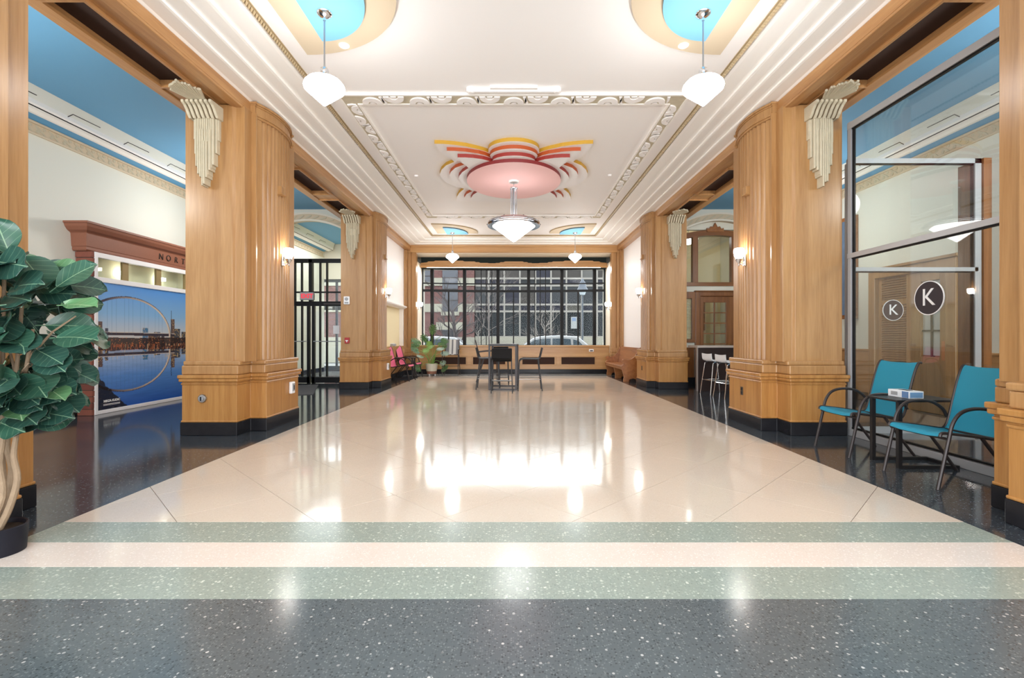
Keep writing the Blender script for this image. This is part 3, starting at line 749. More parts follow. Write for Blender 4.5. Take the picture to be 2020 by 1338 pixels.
# ================================================================== EXIT DOORS (left aisle end)
YD = 12.67
dr = thing('door_1', 'black glazed exit doors with slim vertical bars at the end of the left aisle', 'door', (-5.385, YD, 0)); dr['kind'] = 'structure'; del dr['category']
def dx(c): return (560+c/4.614-VX)*YD/F
def vbar(x, w, z0, z1, d=.07, name='mullion'): return MB().box(x-w/2, x+w/2, YD-d/2, YD+d/2, z0, z1).build(name, M['iron'], dr)
pw = YD/F/4.614
vbar(-5.385, 30*pw, 2.1, 3.28, .12)
for k in (-1, 1):
    for off, wdt in ((.245, 13), (.425, 13)):
        vbar(-5.385+k*off, wdt*pw, 2.1, 3.2, name='glazing_bar')
        vbar(-5.385+k*(off-.005), wdt*pw, .17, 2.1, name='glazing_bar')
    vbar(-5.385+k*.065, 24*pw, 0.0, 2.1, .09, 'stile'); vbar(-5.385+k*1.02, .1, 0, 3.28, .12)
    MB().box(-5.385+k*.02, -5.385+k*1.0, YD-.045, YD+.045, 0.01, .165).build('bottom_rail', M['iron'], dr)
    MB().box(-5.385+k*.02, -5.385+k*1.0, YD-.002, YD+.002, .16, 2.1).build('pane', M['glass'], dr)
    MB().box(-5.385+k*.04, -5.385+k*1.0, YD-.002, YD+.002, 2.1, 3.25).build('pane', M['glass'], dr)
    MB().tube([(-5.385+k*.10, YD-.09, 1.11), (-5.385+k*.95, YD-.09, 1.11)], .014, 8).tube([(-5.385+k*.10, YD-.09, 1.11), (-5.385+k*.10, YD-.03, 1.11)], .01, 6).tube([(-5.385+k*.95, YD-.09, 1.11), (-5.385+k*.95, YD-.03, 1.11)], .01, 6).build('push_bar', M['steel'], dr)
MB().box(-6.74, -4.06, YD-.06, YD+.06, 3.2, 3.3).build('head_rail', M['iron'], dr)
MB().box(-6.74, -4.06, YD-.05, YD+.05, 2.05, 2.17).build('door_header', M['iron'], dr)
MB().box(-6.74, -4.06, YD-.04, YD+.04, 2.395, 2.435).build('transom_bar', M['iron'], dr)
MB().box(-6.74, -6.36, YD-.05, YD+.05, 0, .17).box(-6.70, -6.64, YD-.05, YD+.05, 0, 3.2).box(-4.32, -4.06, YD-.05, YD+.05, 0, .17).box(-4.14, -4.06, YD-.05, YD+.05, 0, 3.2).build('side_frame', M['iron'], dr)
MB().box(-6.64, -6.42, YD-.002, YD+.002, .16, 3.2).box(-4.34, -4.14, YD-.002, YD+.002, .16, 3.2).build('side_pane', M['glass'], dr)
MB().box(-4.78, -4.62, YD-.055, YD-.05, 1.31, 1.53).build('notice', M['whitep'], dr)
MB().box(-5.02, -4.3, YD-.10, YD-.05, 2.08, 2.12).build('door_closer', M['frame'], dr)
ex = thing('exit_sign', 'red lettered EXIT sign above the black glass doors', 'sign', (-5.38, YD-.1, 2.2))
MB().box(-5.62, -5.26, YD-.16, YD-.065, 2.2, 2.40).build('housing', M['greyp'], ex, bev=.008)
me = text_mesh('EXIT', .155, glow('exit_red', (1, .05, .08, 1), .22, (.8, .05, .08, 1)), .003, bold=.006)
inst('lettering', me, ex, (-5.43-wl(ex).x, YD-.165-wl(ex).y, 2.298-2.2), (math.pi/2, 0, 0))
# outer vestibule doors beyond
d2 = thing('door_2', 'outer grey framed street doors beyond the vestibule', 'door', (-5.4, 17.1, 0)); d2['kind'] = 'structure'; del d2['category']
g = MB()
for x, w_ in ((-6.9, .12), (-6.35, .07), (-5.9, .07), (-5.4, .2), (-4.95, .07), (-4.65, .07), (-4.26, .12)): g.box(x-w_/2, x+w_/2, 17.06, 17.14, 0, 3.3)
g.box(-6.9, -4.2, 17.06, 17.14, 2.2, 2.36).box(-6.9, -4.2, 17.06, 17.14, 0, .2).box(-6.9, -4.2, 17.06, 17.14, 3.2, 3.32)
g.build('frame', plain('grey_door_frame', S(84, 88, 96), .4), d2)
MB().box(-6.9, -4.2, 17.098, 17.102, 0, 3.3).build('pane', M['glass'], d2)
v_ = struct(MB().box(-4.06, -3.68, 12.73, 17.0, 0, 4.6).build('wall_vestibule', M['niche']))

# ================================================================== RIGHT AISLE END WALL: arched window, panelled door
YR = 12.6
xr = lambda px: (px-VX)*YR/F
zr = lambda py: 1.2+(VY-py)*YR/F
# wall with holes built from pieces
ew = MB()
ew.box(4.0, 6.76, YR, YR+.12, 2.42, 2.62)
ew.box(3.5, 4.15, YR, YR+.12, 0, 4.3).box(6.45, 6.76, YR, YR+.12, 0, 4.3)
ew.box(4.15, 6.45, YR, YR+.12, 4.06, 4.3)
ew.box(4.15, 4.42, YR, YR+.12, 0.97, 1.15).box(4.15, 4.8, YR, YR+.12, .0, 1.14)
ew.box(5.98, 6.45, YR, YR+.12, 0, 2.45)
ewo = struct(ew.build('wall_right_aisle_end', M['wallp']))
MB().box(4.1, 4.76, YR-.03, YR, .16, .92).box(4.1, 4.76, YR-.045, YR, .9, .95).build('wainscot', M['brown'], ewo)
MB().box(4.1, 4.78, YR-.04, YR, 0, .16).build('base', M['black'], ewo)
aw = thing('window_2', 'arched brown oak window over the panelled door at the end of the right aisle', 'window', (5.3, YR, 2.6)); aw['kind'] = 'structure'; del aw['category']
fz = lambda x, o: 4.05+o-.16*(x-5.3)**2
xs2 = np.linspace(4.15, 6.45, 25)
MB().prism([(x, fz(x, 0)) for x in xs2]+[(x, fz(x, -.14)) for x in xs2[::-1]], 'y', YR-.05, YR+.1).build('arched_head', M['brown_x'], aw)
MB().box(4.15, 6.45, YR-.05, YR+.1, 2.57, 2.67).build('sill', M['brown_x'], aw, bev=.006)
for a, b in ((4.72, 4.86), (5.74, 5.88), (4.15, 4.24), (6.36, 6.45)): MB().box(a, b, YR-.045, YR+.1, 2.6, 3.98).build('mullion', M['brown'], aw, bev=.006)
MB().prism([(x, fz(x, -.1)) for x in xs2]+[(6.4, 2.62), (4.2, 2.62)], 'y', YR+.04, YR+.046).build('pane', M['glassr'], aw)
MB().prism([(5.08, 3.99), (5.08, 4.10), (5.14, 4.07), (5.18, 4.14), (5.24, 4.12), (5.30, 4.24), (5.36, 4.12), (5.42, 4.14), (5.46, 4.07), (5.52, 4.10), (5.52, 3.99)], 'y', YR-.08, YR-.01).build('keystone_crest', M['pew'], aw, bev=.006)
pd = thing('door_3', 'brown oak door with small glass panes behind the dark counter', 'door', (5.35, YR, 0)); pd['kind'] = 'structure'; del pd['category']
MB().box(4.78, 4.92, YR-.06, YR+.1, 0, 2.42).box(5.86, 6.0, YR-.06, YR+.1, 0, 2.42).box(4.78, 6.0, YR-.06, YR+.1, 2.30, 2.42).build('casing', M['brown'], pd, bev=.012)
MB().box(4.76, 6.02, YR-.09, YR+.05, 2.42, 2.45).build('cornice', M['brown_x'], pd, bev=.008)
ds = MB().box(4.92, 5.02, YR, YR+.05, .02, 2.30).box(5.61, 5.86, YR, YR+.05, .02, 2.30).box(4.92, 5.86, YR, YR+.05, 2.14, 2.30).box(4.92, 5.86, YR, YR+.05, .02, .5)
ds.build('leaf_frame', M['brown'], pd, bev=.006)
mt = MB()
for i in range(1, 7): z = 2.14-.274*i; mt.box(5.02, 5.61, YR+.005, YR+.04, z-.014, z+.014)
mt.box(5.295, 5.325, YR+.005, YR+.04, .5, 2.14); mt.build('glazing_bar', M['brown'], pd)
for i in range(6):
    for a, b in ((5.02, 5.295), (5.325, 5.61)):
        z = 2.14-.274*i; MB().box(a, b, YR+.02, YR+.025, z-.26, z).build('pane', M['glassr'], pd)
MB().lathe([(.028, 0), (.028, -.01), (.012, -.02), (.012, -.05), (.026, -.06), (.026, -.08), (.001, -.085)], (5.69, YR, 1.02), 14, 'y').build('knob', plain('old_brass', S(120, 86, 44), .35, .9), pd, smooth=True)
bw = thing('window_3', 'small oak window with pale horizontal blinds left of the panelled door', 'window', (4.6, YR, 1.15)); bw['kind'] = 'structure'; del bw['category']
MB().box(4.15, 4.82, YR-.04, YR+.1, 2.24, 2.42).box(4.15, 4.82, YR-.05, YR+.1, 1.08, 1.17).box(4.70, 4.80, YR-.04, YR+.1, 1.15, 2.3).box(4.15, 4.26, YR-.04, YR+.1, 1.15, 2.3).build('frame', M['brown'], bw, bev=.008)
for i in range(27):
    z = 1.19+.039*i; MB().prism([(YR+.02, z), (YR+.05, z+.028), (YR+.053, z+.026), (YR+.023, z-.002)], 'x', 4.26, 4.70).build('blind_slat', M['niche'], bw)
MB().box(4.26, 4.70, YR+.01, YR+.014, 1.17, 2.24).build('pane', M['glass'], bw)
# room behind the end wall
struct(MB().box(3.7, 6.76, 15.6, 15.7, 0, 4.6).box(3.68, 3.74, 12.7, 15.7, 0, 4.6).box(3.7, 6.76, 12.72, 15.7, 4.5, 4.55).build('wall_back_room', M['niche']))
pic = thing('painting', 'dark framed picture on the back room wall seen through the panelled door', 'picture', (5.5, 15.58, 1.9))
MB().box(4.95, 6.25, 15.55, 15.6, 1.45, 2.45).build('frame', M['pew'], pic, bev=.01); MB().box(5.05, 6.15, 15.54, 15.551, 1.55, 2.35).build('canvas', plain('grey_blue_canvas', S(104, 112, 124), .6, vary=.5, vscale=3), pic)
cl = thing('ceiling_lamp', 'dish ceiling lamp in the room behind the arched window', 'ceiling light', (5.2, 14.2, 4.2))
MB().lathe([(.001, 3.98), (.12, 4.0), (.24, 4.07), (.28, 4.14)], (5.2, 14.2, 0), 20).build('shade', M['bowl'], cl, smooth=True); MB().tube([(5.2, 14.2, 4.1), (5.2, 14.2, 4.5)], .012, 6).build('stem', M['steel'], cl)

# ================================================================== STOREFRONT (left aisle)
sf = thing('storefront', 'brick and terracotta storefront lettered NORTH framing the bridge mural in the left aisle', 'storefront', (-6.5, 9.2, 0))
YA, YBk, XF = 7.34, 7.385, -6.50
MB().box(-6.74, XF-.008, YA+.008, YBk+.02, 0, 2.54).build('mortar', M['mortar'], sf)
rows = 26; rh = 2.54/rows
bm_a = MB().box(-6.755, XF, YA, YBk, .005, rh-.006).mesh('brick', M['brickp'])
bm_b = MB().box(-6.755, XF, YA, YBk, .005, rh-.006).mesh('brick', M['brickp2'])
rng = random.Random(3)
for i in range(rows):
    for part in ((0,) if i % 2 == 0 else (0,)):
        o = inst('brick', bm_a if rng.random() < .55 else bm_b, sf, (-wl(sf).x+rng.uniform(-.004, .006), -wl(sf).y+rng.uniform(-.006, .004), i*rh))
for i in range(rows):   # the pier at the far end of the storefront
    inst('brick', bm_a if rng.random() < .55 else bm_b, sf, (-wl(sf).x, 11.3-7.34-wl(sf).y, i*rh))
ent_prof = [(.0, 2.54), (-.035, 2.54), (-.05, 2.56), (-.05, 2.60), (-.06, 2.61), (-.075, 2.80), (-.085, 2.815), (-.13, 2.84), (-.17, 2.89), (-.185, 2.93), (-.20, 2.935), (-.20, 2.965), (0, 2.965)]
en = MB()
path = lambda d: [(-6.76, YA-d), (XF-.09+d, YA-d), (XF-.09+d, 11.45)]
for (d0, z0), (d1, z1) in zip(ent_prof[:-1], ent_prof[1:]):
    A = [(x, y, z0) for x, y in path(-d0)]; B = [(x, y, z1) for x, y in path(-d1)]
    for i in range(2): en.add([A[i], A[i+1], B[i+1], B[i]], [(0, 1, 2, 3)])
eo = en.build('entablature', M['terra'], sf)
MB().box(-6.75, XF-.085, YA+.01, 11.44, 2.54, 2.95).build('entablature_core', M['terra'], eo)
for ch, px in zip('NORTH', (320, 334.5, 349.5, 363, None)):
    y = F*6.5/(VX-px) if px else 9.60
    me = text_mesh(ch, .155, plain('bronze_letter', S(40, 30, 26), .5, .2), .008)
    o = inst('letter', me, sf, (XF-.09+.068-wl(sf).x, y-wl(sf).y, 2.70), (math.pi/2, 0, math.pi/2))
# white frame
f = MB(); xa, xb = XF-.06, XF+.01
f.box(xa, xb, YBk, YBk+.06, .0, 2.54).box(xa, xb, 11.2, 11.3, 0, 2.54).box(xa, xb, YBk, 11.3, 2.46, 2.54).box(xa, xb, YBk, 11.3, 2.08, 2.16).box(xa, xb, YBk, 11.3, 0, .06)
f.build('white_frame', M['white'], sf, bev=.005)
for yc_ in (8.02, 8.77, 9.52, 10.27):
    MB().box(XF-.07, XF-.03, yc_-.06, yc_+.06, 2.15, 2.47).build('transom_post', plain('tan_post', S(150, 128, 84), .5), sf)
ys = [YBk+.06, 7.96, 8.08, 8.71, 8.83, 9.46, 9.58, 10.21, 10.33, 11.2]
for i in range(0, 10, 2): MB().box(XF-.055, XF-.05, ys[i], ys[i+1], 2.16, 2.46).build('pane', M['glassr'], sf)
MB().box(-6.75, -6.70, YBk, 11.3, 2.1, 2.5).build('lit_back', plain('pale_green_interior', S(232, 232, 200), .6), sf)
for y in (8.02, 8.9, 9.8): 
    MB().box(-6.69, -6.57, y, y+.10, 2.27, 2.33).build('tube_lamp', glow('tube_glow', (1, 1, .92, 1), 6*LAMP), sf)
# ---- mural print: a vertex-coloured panel
def mural():
    y0, y1, z0, z1 = YBk+.06, 11.2, .06, 2.08
    ny, nz = 520, 290
    Y, Z = np.meshgrid(np.linspace(y0, y1, ny), np.linspace(z0, z1, nz))
    rs = np.random.RandomState(4)
    def noise(sy, sz, seed):
        r = np.random.RandomState(seed); g_ = r.rand(sz+2, sy+2)
        a = np.linspace(0, sz, nz); b = np.linspace(0, sy, ny)
        i = a.astype(int); j = b.astype(int); fa = (a-i)[:, None]; fb = (b-j)[None]
        return (g_[i][:, j]*(1-fa)*(1-fb)+g_[i+1][:, j]*fa*(1-fb)+g_[i][:, j+1]*(1-fa)*fb+g_[i+1][:, j+1]*fa*fb)
    L = lambda c: np.array(S(*c)[:3])
    def ramp(t, stops):
        t = np.clip(t, 0, 1)[..., None]; out = np.zeros(t.shape[:2]+(3,))
        out[:] = L(stops[0][1])
        for (a, ca), (b, cb) in zip(stops[:-1], stops[1:]):
            k = np.clip((t-a)/(b-a), 0, 1); out = np.where(t >= a, L(ca)*(1-k)+L(cb)*k, out)
        return out
    hz = 1.10
    ZM = np.where(Z >= hz, Z, 2*hz-Z)           # mirrored height
    rip = (noise(60, 200, 8)-.5)*.02*(Z < hz)
    YM = Y+rip
    sky = ramp((Z-hz)/(z1-hz), [(0, (222, 206, 190)), (.2, (204, 212, 220)), (.5, (142, 190, 232)), (1, (84, 150, 224))])
    wat = ramp((hz-Z)/(hz-z0), [(0, (140, 128, 134)), (.2, (160, 186, 222)), (.5, (92, 146, 216)), (1, (44, 92, 176))])
    C = np.where((Z >= hz)[..., None], sky, wat*(.92+.16*noise(20, 120, 2)[..., None]))
    def paint(mask, col, a=1.0):
        nonlocal C
        c = L(col) if not hasattr(col, 'shape') else col
        C = np.where(mask[..., None], C*(1-a)+c*a, C)
    wet = np.where(Z >= hz, 1.0, .8)
    # skyline
    bl = [(7.5, .09, .30), (7.62, .06, .2), (8.42, .12, .22), (8.56, .14, .12), (8.70, .16, .15), (8.84, .08, .09), (9.10, .10, .40), (9.22, .16, .22), (9.40, .12, .16), (9.58, .14, .12), (9.8, .2, .18), (10.1, .12, .3), (10.4, .3, .14), (10.8, .2, .2), (11.1, .2, .13)]
    base = 1.16
    lights = (noise(300, 160, 5) > .74)
    for k, (yc, w_, h) in enumerate(bl):
        m_ = (abs(YM-yc) < w_/2) & (ZM < base+h) & (ZM > hz)
        col = (54, 116, 160) if k == 2 else ((96, 66, 56) if k % 3 == 0 else (44, 42, 58))
        paint(m_, col, .92); paint(m_ & lights, (236, 196, 120), .7)
    paint((abs(YM-9.06) < .007) & (ZM < 1.72) & (ZM > hz), (40, 44, 60), .9)
    paint((ZM < base+.03+.03*noise(40, 2, 3)) & (ZM > hz), (52, 40, 42), .95)
    paint((ZM < base+.05) & (ZM > hz) & (noise(260, 120, 6) > .78), (220, 130, 80), .7)
    paint((Z < hz) & (Z > hz-.10) & (noise(200, 26, 9) > .62), (186, 104, 70), .5)
    paint((Z < hz) & (Z > hz-.26) & (noise(240, 20, 10) > .8), (226, 200, 160), .5)
    # bridge deck and arch with hangers
    deck = 1.27-.02*(Y-7.5)/2
    paint((abs(ZM-deck) < .022) & (Y < 9.15), (60, 54, 66), 1); paint((abs(ZM-deck-.028) < .006) & (Y < 9.15), (214, 200, 190), .9)
    ya_, ax, az, zb = 8.05, 1.0, .68, 1.22
    q = ((YM-ya_)/ax)**2+((ZM-zb)/az)**2
    arch = (ZM > zb-.01) & (q < 1.0) & (q > .90)
    lit = np.clip((Y-7.6)/1.2, 0, 1)[..., None]
    ac = L((58, 52, 74))*(1-lit)+L((226, 206, 186))*lit
    edge = (q > .972)
    for yy in np.arange(7.55, 9.0, .085):
        top = zb+az*np.sqrt(np.maximum(0, 1-((yy-ya_)/ax)**2))*.96
        paint((abs(YM-yy) < .0035) & (ZM < top) & (ZM > deck), (74, 110, 160), .45)
    C = np.where(arch[..., None], ac, C); paint(arch & edge, (48, 42, 60), .85)
    # dark bank bottom left
    bank = (Z < .52-.95*(Y-7.5)+.06*noise(60, 60, 11)) & (Z < .85)
    paint(bank, (20, 20, 26), .93); paint(bank & (noise(160, 120, 12) > .72), (60, 56, 60), .6)
    me = bpy.data.meshes.new('mural')
    x = XF-.012
    v = np.stack([np.full(Y.size, x), Y.ravel(), Z.ravel()], 1)
    idx = np.arange(ny*nz).reshape(nz, ny)
    q4 = np.stack([idx[:-1, :-1], idx[:-1, 1:], idx[1:, 1:], idx[1:, :-1]], -1).reshape(-1, 4)
    n_ = len(v); 
    me.vertices.add(n_+4); me.vertices.foreach_set('co', np.concatenate([v, [[x-.03, y0, z0], [x-.03, y1, z0], [x-.03, y1, z1], [x-.03, y0, z1]]]).ravel())
    extra = np.array([[n_, n_+3, n_+2, n_+1]]); allq = np.concatenate([q4, extra])
    me.loops.add(allq.size); me.loops.foreach_set('vertex_index', allq.ravel())
    me.polygons.add(len(allq)); me.polygons.foreach_set('loop_start', np.arange(len(allq))*4); me.polygons.foreach_set('loop_total', np.full(len(allq), 4))
    me.update(); me.validate()
    at = me.color_attributes.new('print', 'FLOAT_COLOR', 'POINT')
    cc = np.ones((n_+4, 4), np.float32); cc[:n_, :3] = C.reshape(-1, 3)
    at.data.foreach_set('color', cc.ravel())
    m_, nt, b = nm('glossy_print'); b.inputs['Roughness'].default_value = .25
    a_ = nt.nodes.new('ShaderNodeAttribute'); a_.attribute_name = 'print'; nt.links.new(a_.outputs['Color'], b.inputs['Base Color'])
    me.materials.append(m_)
    o = bpy.data.objects.new('mural', me); COL.objects.link(o)
    tag(o, 'large photo mural of an arched bridge reflected in blue river water at dusk', 'mural')
    tm = text_mesh('MIRZA KUDIC', .05, M['white'], .001, bold=.002)
    inst('lettering', tm, o, (x+.003, 7.72, .19), (math.pi/2, 0, math.pi/2))
    MB().box(x, x+.003, 7.56, 7.88, .135, .145).box(x, x+.003, 7.56, 7.88, .12, .126).build('underline', M['white'], o)
mural()

# ================================================================== GLASS PARTITION (right)
XG = 4.16
gp = thing('glass_partition', 'steel framed glass partition with a round K sign behind the teal chairs', 'partition', (XG, 4.7, 0))
ya, yb = 3.46, 5.90
def gb(x0, x1, y0, y1, z0, z1, name, mat=M['alu']): return MB().box(x0, x1, y0, y1, z0, z1).build(name, mat, gp, bev=.003)
for yy in (ya+.03, yb-.03):
    gb(XG-.03, XG+.03, yy-.03, yy+.03, 0, 3.86, 'post'); gb(XG-.012, XG+.012, yy-.06, yy+.06, 0.02, 3.84, 'gasket', M['iron'])
gb(XG-.035, XG+.035, ya, yb, 3.77, 3.85, 'top_rail'); gb(XG-.035, XG+.035, ya, yb, 2.18, 2.24, 'mid_rail'); gb(XG-.035, XG+.035, ya, yb, 0, .085, 'bottom_rail')
for z in (3.755, 2.165, .09): gb(XG-.02, XG+.02, ya+.06, yb-.06, z, z+.018, 'gasket', M['iron'])
gb(XG-.004, XG+.004, ya+.05, yb-.05, .09, 2.18, 'pane', M['glassr']); gb(XG-.004, XG+.004, ya+.05, yb-.05, 2.24, 3.77, 'pane', M['glassr'])
def ksign(name, parent, c, rz, R):
    d = MB().lathe([(.0, -.004), (R, -.004), (R, .004), (.0, .004)], (0, 0, 0), 40).mesh('disc', plain('charcoal_vinyl', S(62, 56, 60), .5))
    r = MB().lathe([(R, -.0045), (R*1.05, -.0045), (R*1.05, .0045), (R, .0045), (R, -.0045)], (0, 0, 0), 40, caps=False).mesh('rim', M['whitep'])
    k = text_mesh('K', R*1.5, M['whitep'], .002, bold=.0)
    e = Vector(c)-wl(parent)
    o = inst('round_sign', d, parent, tuple(e), (math.pi/2, 0, rz))
    inst('sign_rim', r, o); t = inst('lettering', k, o, (0, 0, .007))
    return o
ksign('k', gp, (XG-.012, 4.76, 1.60), -math.pi/2, .163)
# inner partition facing the lobby door, at right angles
YG = 6.02
ip = thing('inner_glass_door', 'inner glass screen with a smaller round K sign at right angles to the partition', 'partition', (5.0, YG, 0))
def ib(x0, x1, z0, z1, name, mat=M['alu'], d=.03): return MB().box(x0, x1, YG-d, YG+d, z0, z1).build(name, mat, ip)
ib(5.80, 5.88, 0, 3.46, 'post'); ib(5.775, 5.80, 0, 3.4, 'gasket', M['iron'], .012); ib(4.22, 5.88, 3.40, 3.46, 'top_rail'); ib(4.22, 5.8, 3.385, 3.40, 'gasket', M['iron'], .012); ib(4.22, 5.84, 2.04, 2.09, 'mid_rail'); ib(4.22, 5.80, 2.025, 2.04, 'gasket', M['iron'], .012)
ib(4.20, 5.84, 0, .08, 'bottom_rail'); ib(4.20, 4.24, 0, 3.4, 'post'); ib(4.24, 5.79, .08, 2.04, 'pane', M['glass'], .004); ib(4.24, 5.79, 2.09, 3.4, 'pane', M['glass'], .004)
MB().box(5.89, 5.99, YG-.05, YG+.3, 0, 3.46).build('side_board', M['brown'], ip)
ksign('k', ip, (4.78, YG-.012, 1.55), 0, .125)
# right wall inside the tenant: oak doorway with louvres and glazed door, picture
YQ = lambda px: F*6.75/(px-VX)
ZQ = lambda px, py: 1.2+(VY-py)*YQ(px)/F
od = thing('door_4', 'oak doorway with a louvred shutter and glazed door seen through the glass partition', 'door', (6.74, 8.0, 0)); od['kind'] = 'structure'; del od['category']
X0 = 6.60
c = MB().box(X0, 6.75, 7.12, 7.30, 0, 2.42).box(X0, 6.75, 8.72, 8.88, 0, 2.42).box(X0, 6.75, 7.12, 8.88, 2.28, 2.42).box(X0-.04, 6.75, 7.06, 8.94, 2.42, 2.47)
c.build('casing', M['oak'], od, bev=.012)
MB().box(6.66, 6.74, 7.30, 7.45, 0, 2.28).box(6.66, 6.74, 7.80, 7.98, 0, 2.28).box(6.66, 6.74, 7.45, 7.8, 2.12, 2.28).box(6.66, 6.74, 7.45, 7.8, 0, .9).build('leaf_frame', M['oak'], od, bev=.005)
for i, z in enumerate((.92, 1.33, 1.73)):
    for a, b in ((7.45, 7.615), (7.635, 7.8)): MB().box(6.70, 6.705, a, b, z, z+.385).build('pane', plain('bright_pane', S(196, 204, 208), .15), od)
MB().box(6.68, 6.73, 7.61, 7.64, .9, 2.12).box(6.68, 6.73, 7.45, 7.8, 1.305, 1.33).box(6.68, 6.73, 7.45, 7.8, 1.71, 1.735).build('glazing_bar', M['iron'], od)
MB().box(6.64, 6.66, 7.34, 7.40, .85, 1.15).build('push_plate', plain('copper_plate', S(206, 140, 96), .3, .8), od)
MB().box(6.67, 6.74, 7.98, 8.1, 0, 2.28).box(6.67, 6.74, 8.64, 8.72, 0, 2.28).box(6.67, 6.74, 8.1, 8.64, 1.78, 1.88).box(6.67, 6.74, 8.1, 8.64, 0, .7).build('shutter_frame', M['oak'], od, bev=.005)
for i in range(38):
    z = .72+.0405*i
    if 1.76 < z < 1.87: continue
    MB().prism([(6.66, z), (6.70, z+.03), (6.71, z+.026), (6.67, z-.004)], 'y', 8.1, 8.64).build('louvre_slat', M['oak'], od)
MB().box(6.725, 6.74, 8.1, 8.64, .7, 2.28).build('louvre_back', M['brown'], od)
pp = thing('painting', 'tall blue picture in an oak frame behind the partition by the pier', 'picture', (6.74, 9.5, 2.2))
MB().box(6.66, 6.755, 9.34, 9.72, 1.58, 3.62).build('frame', M['pew'], pp, bev=.01); MB().box(6.645, 6.661, 9.40, 9.66, 1.66, 3.54).build('canvas', plain('slate_blue_canvas', S(98, 118, 142), .5, vary=.4, vscale=4), pp)
# ================================================================== PENDANTS AND CHANDELIER
def pendant(x, y, ztop, label, light):
    t = thing('pendant_lamp', label, 'pendant lamp', (x, y, ztop), 'opal cone pendants')
    MB().lathe([(.075, 0), (.075, -.006), (.066, -.022), (.035, -.04), (.012, -.048), (.012, -.075), (.001, -.076)], (x, y, ztop), 28).build('canopy', M['chrome'], t, smooth=True)
    MB().tube([(x, y, ztop-.07), (x, y, 3.74)], .008, 8).build('rod', M['steel'], t)
    MB().lathe([(.012, 3.80), (.035, 3.79), (.042, 3.765), (.036, 3.74), (.05, 3.735), (.055, 3.70), (.05, 3.685)], (x, y, 0), 24).build('fitter', M['chrome'], t, smooth=True)
    MB().lathe([(.05, 3.70), (.10, 3.692), (.152, 3.668), (.182, 3.635), (.19, 3.608), (.184, 3.588), (.012, 3.434), (.001, 3.43)], (x, y, 0), 36).build('shade', M['lamp'], t, smooth=True)
    return t
for s, sd in ((-1, 'left'), (1, 'right')):
    pendant(s*1.82, 4.58, ZC-.06, 'large opal glass cone pendant hanging near the camera on the %s' % sd, 0)
    pendant(s*1.82, 14.14, ZC-.06, 'small-looking opal cone pendant hanging before the far window on the %s' % sd, 0)
ch = thing('chandelier', 'large opal cone chandelier with glass rods and stepped chrome ring under the pink disc', 'chandelier', (0, 8.94, ZC-.24))
cz = ZC-.24
MB().lathe([(.10, cz), (.10, cz-.012), (.09, cz-.03), (.001, cz-.032)], (0, 8.94, 0), 28).build('canopy', M['white'], ch, smooth=True)
MB().tube([(0, 8.94, cz-.02), (0, 8.94, 3.4)], .006, 8).build('stem', M['steel'], ch)
MB().lathe([(.001, 4.03), (.07, 4.028), (.075, 4.012), (.07, 3.998), (.001, 3.996)], (0, 8.94, 0), 24).build('rod_collar', M['chrome'], ch, smooth=True)
for k in range(8):
    a = 2*math.pi*k/8+.2; MB().tube([(.052*math.cos(a), 8.94+.052*math.sin(a), 4.0), (.052*math.cos(a), 8.94+.052*math.sin(a), 3.42)], .009, 8).build('glass_rod', M['chrome'] if k % 2 else M['greyp'], ch, smooth=True)
for i, (r0, r1, z) in enumerate(((.20, .36, 3.425), (.34, .44, 3.40), (.42, .485, 3.372), (.44, .505, 3.342), (.40, .49, 3.315))):
    MB().lathe([(r0, z), (r1, z), (r1+.006, z-.012), (r1, z-.022), (r0, z-.022), (r0, z)], (0, 8.94, 0), 48, caps=False).build('ring_tier', M['chrome'], ch, smooth=True)
for k in range(12):
    a = 2*math.pi*k/12; MB().bar((.34*math.cos(a), 8.94+.34*math.sin(a), 3.44), (.50*math.cos(a), 8.94+.50*math.sin(a), 3.345), .012, .012).build('rib', M['steel'], ch)
MB().lathe([(.39, 3.345), (.405, 3.315), (.39, 3.29), (.36, 3.265), (.02, 3.005), (.001, 2.998)], (0, 8.94, 0), 48).build('cone_shade', M['bowl'], ch, smooth=True)

# ================================================================== WALL SCONCES
def sconce(s, x, y, z, label):
    t = thing('wall_sconce', label, 'wall sconce', (x, y, z), 'lit wall sconces')
    xo = x-s*.085
    MB().lathe([(.001, 0), (.045, 0), (.045, .012), (.03, .02), (.001, .022)], (0, 0, 0), 18, 'x')
    MB().box(x, x-s*.018, y-.035, y+.035, z-.16, z+.02).build('backplate', M['chrome'], t, bev=.008)
    MB().tube(smooth_pts([(x-s*.01, y, z-.10), (x-s*.05, y, z-.14), (xo, y, z-.11), (xo, y, z-.07)], 4), .008, 8).build('arm', M['chrome'], t, smooth=True)
    MB().lathe([(.001, z-.165), (.012, z-.155), (.008, z-.13), (.02, z-.115), (.036, z-.09), (.045, z-.06), (.04, z-.055), (.001, z-.054)], (xo, y, 0), 18).build('cup', M['chrome'], t, smooth=True)
    MB().lathe([(.001, z-.056), (.042, z-.05), (.062, z-.01), (.068, z+.04), (.064, z+.075), (.05, z+.085), (.001, z+.086)], (xo, y, 0), 20).build('shade', M['sconce'], t, smooth=True)
for s, sd in ((-1, 'left'), (1, 'right')):
    sconce(s, s*3.212, P1Y, 2.36, 'lit tulip glass sconce on the fluted pilaster of the nearer %s pier' % sd)
    sconce(s, s*3.212, P2Y, 2.36, 'lit tulip glass sconce on the fluted pilaster of the far %s pier' % sd)
    sconce(s, s*3.205, 15.98, 2.31, 'lit sconce on the cream reveal at the %s of the shop window' % sd)

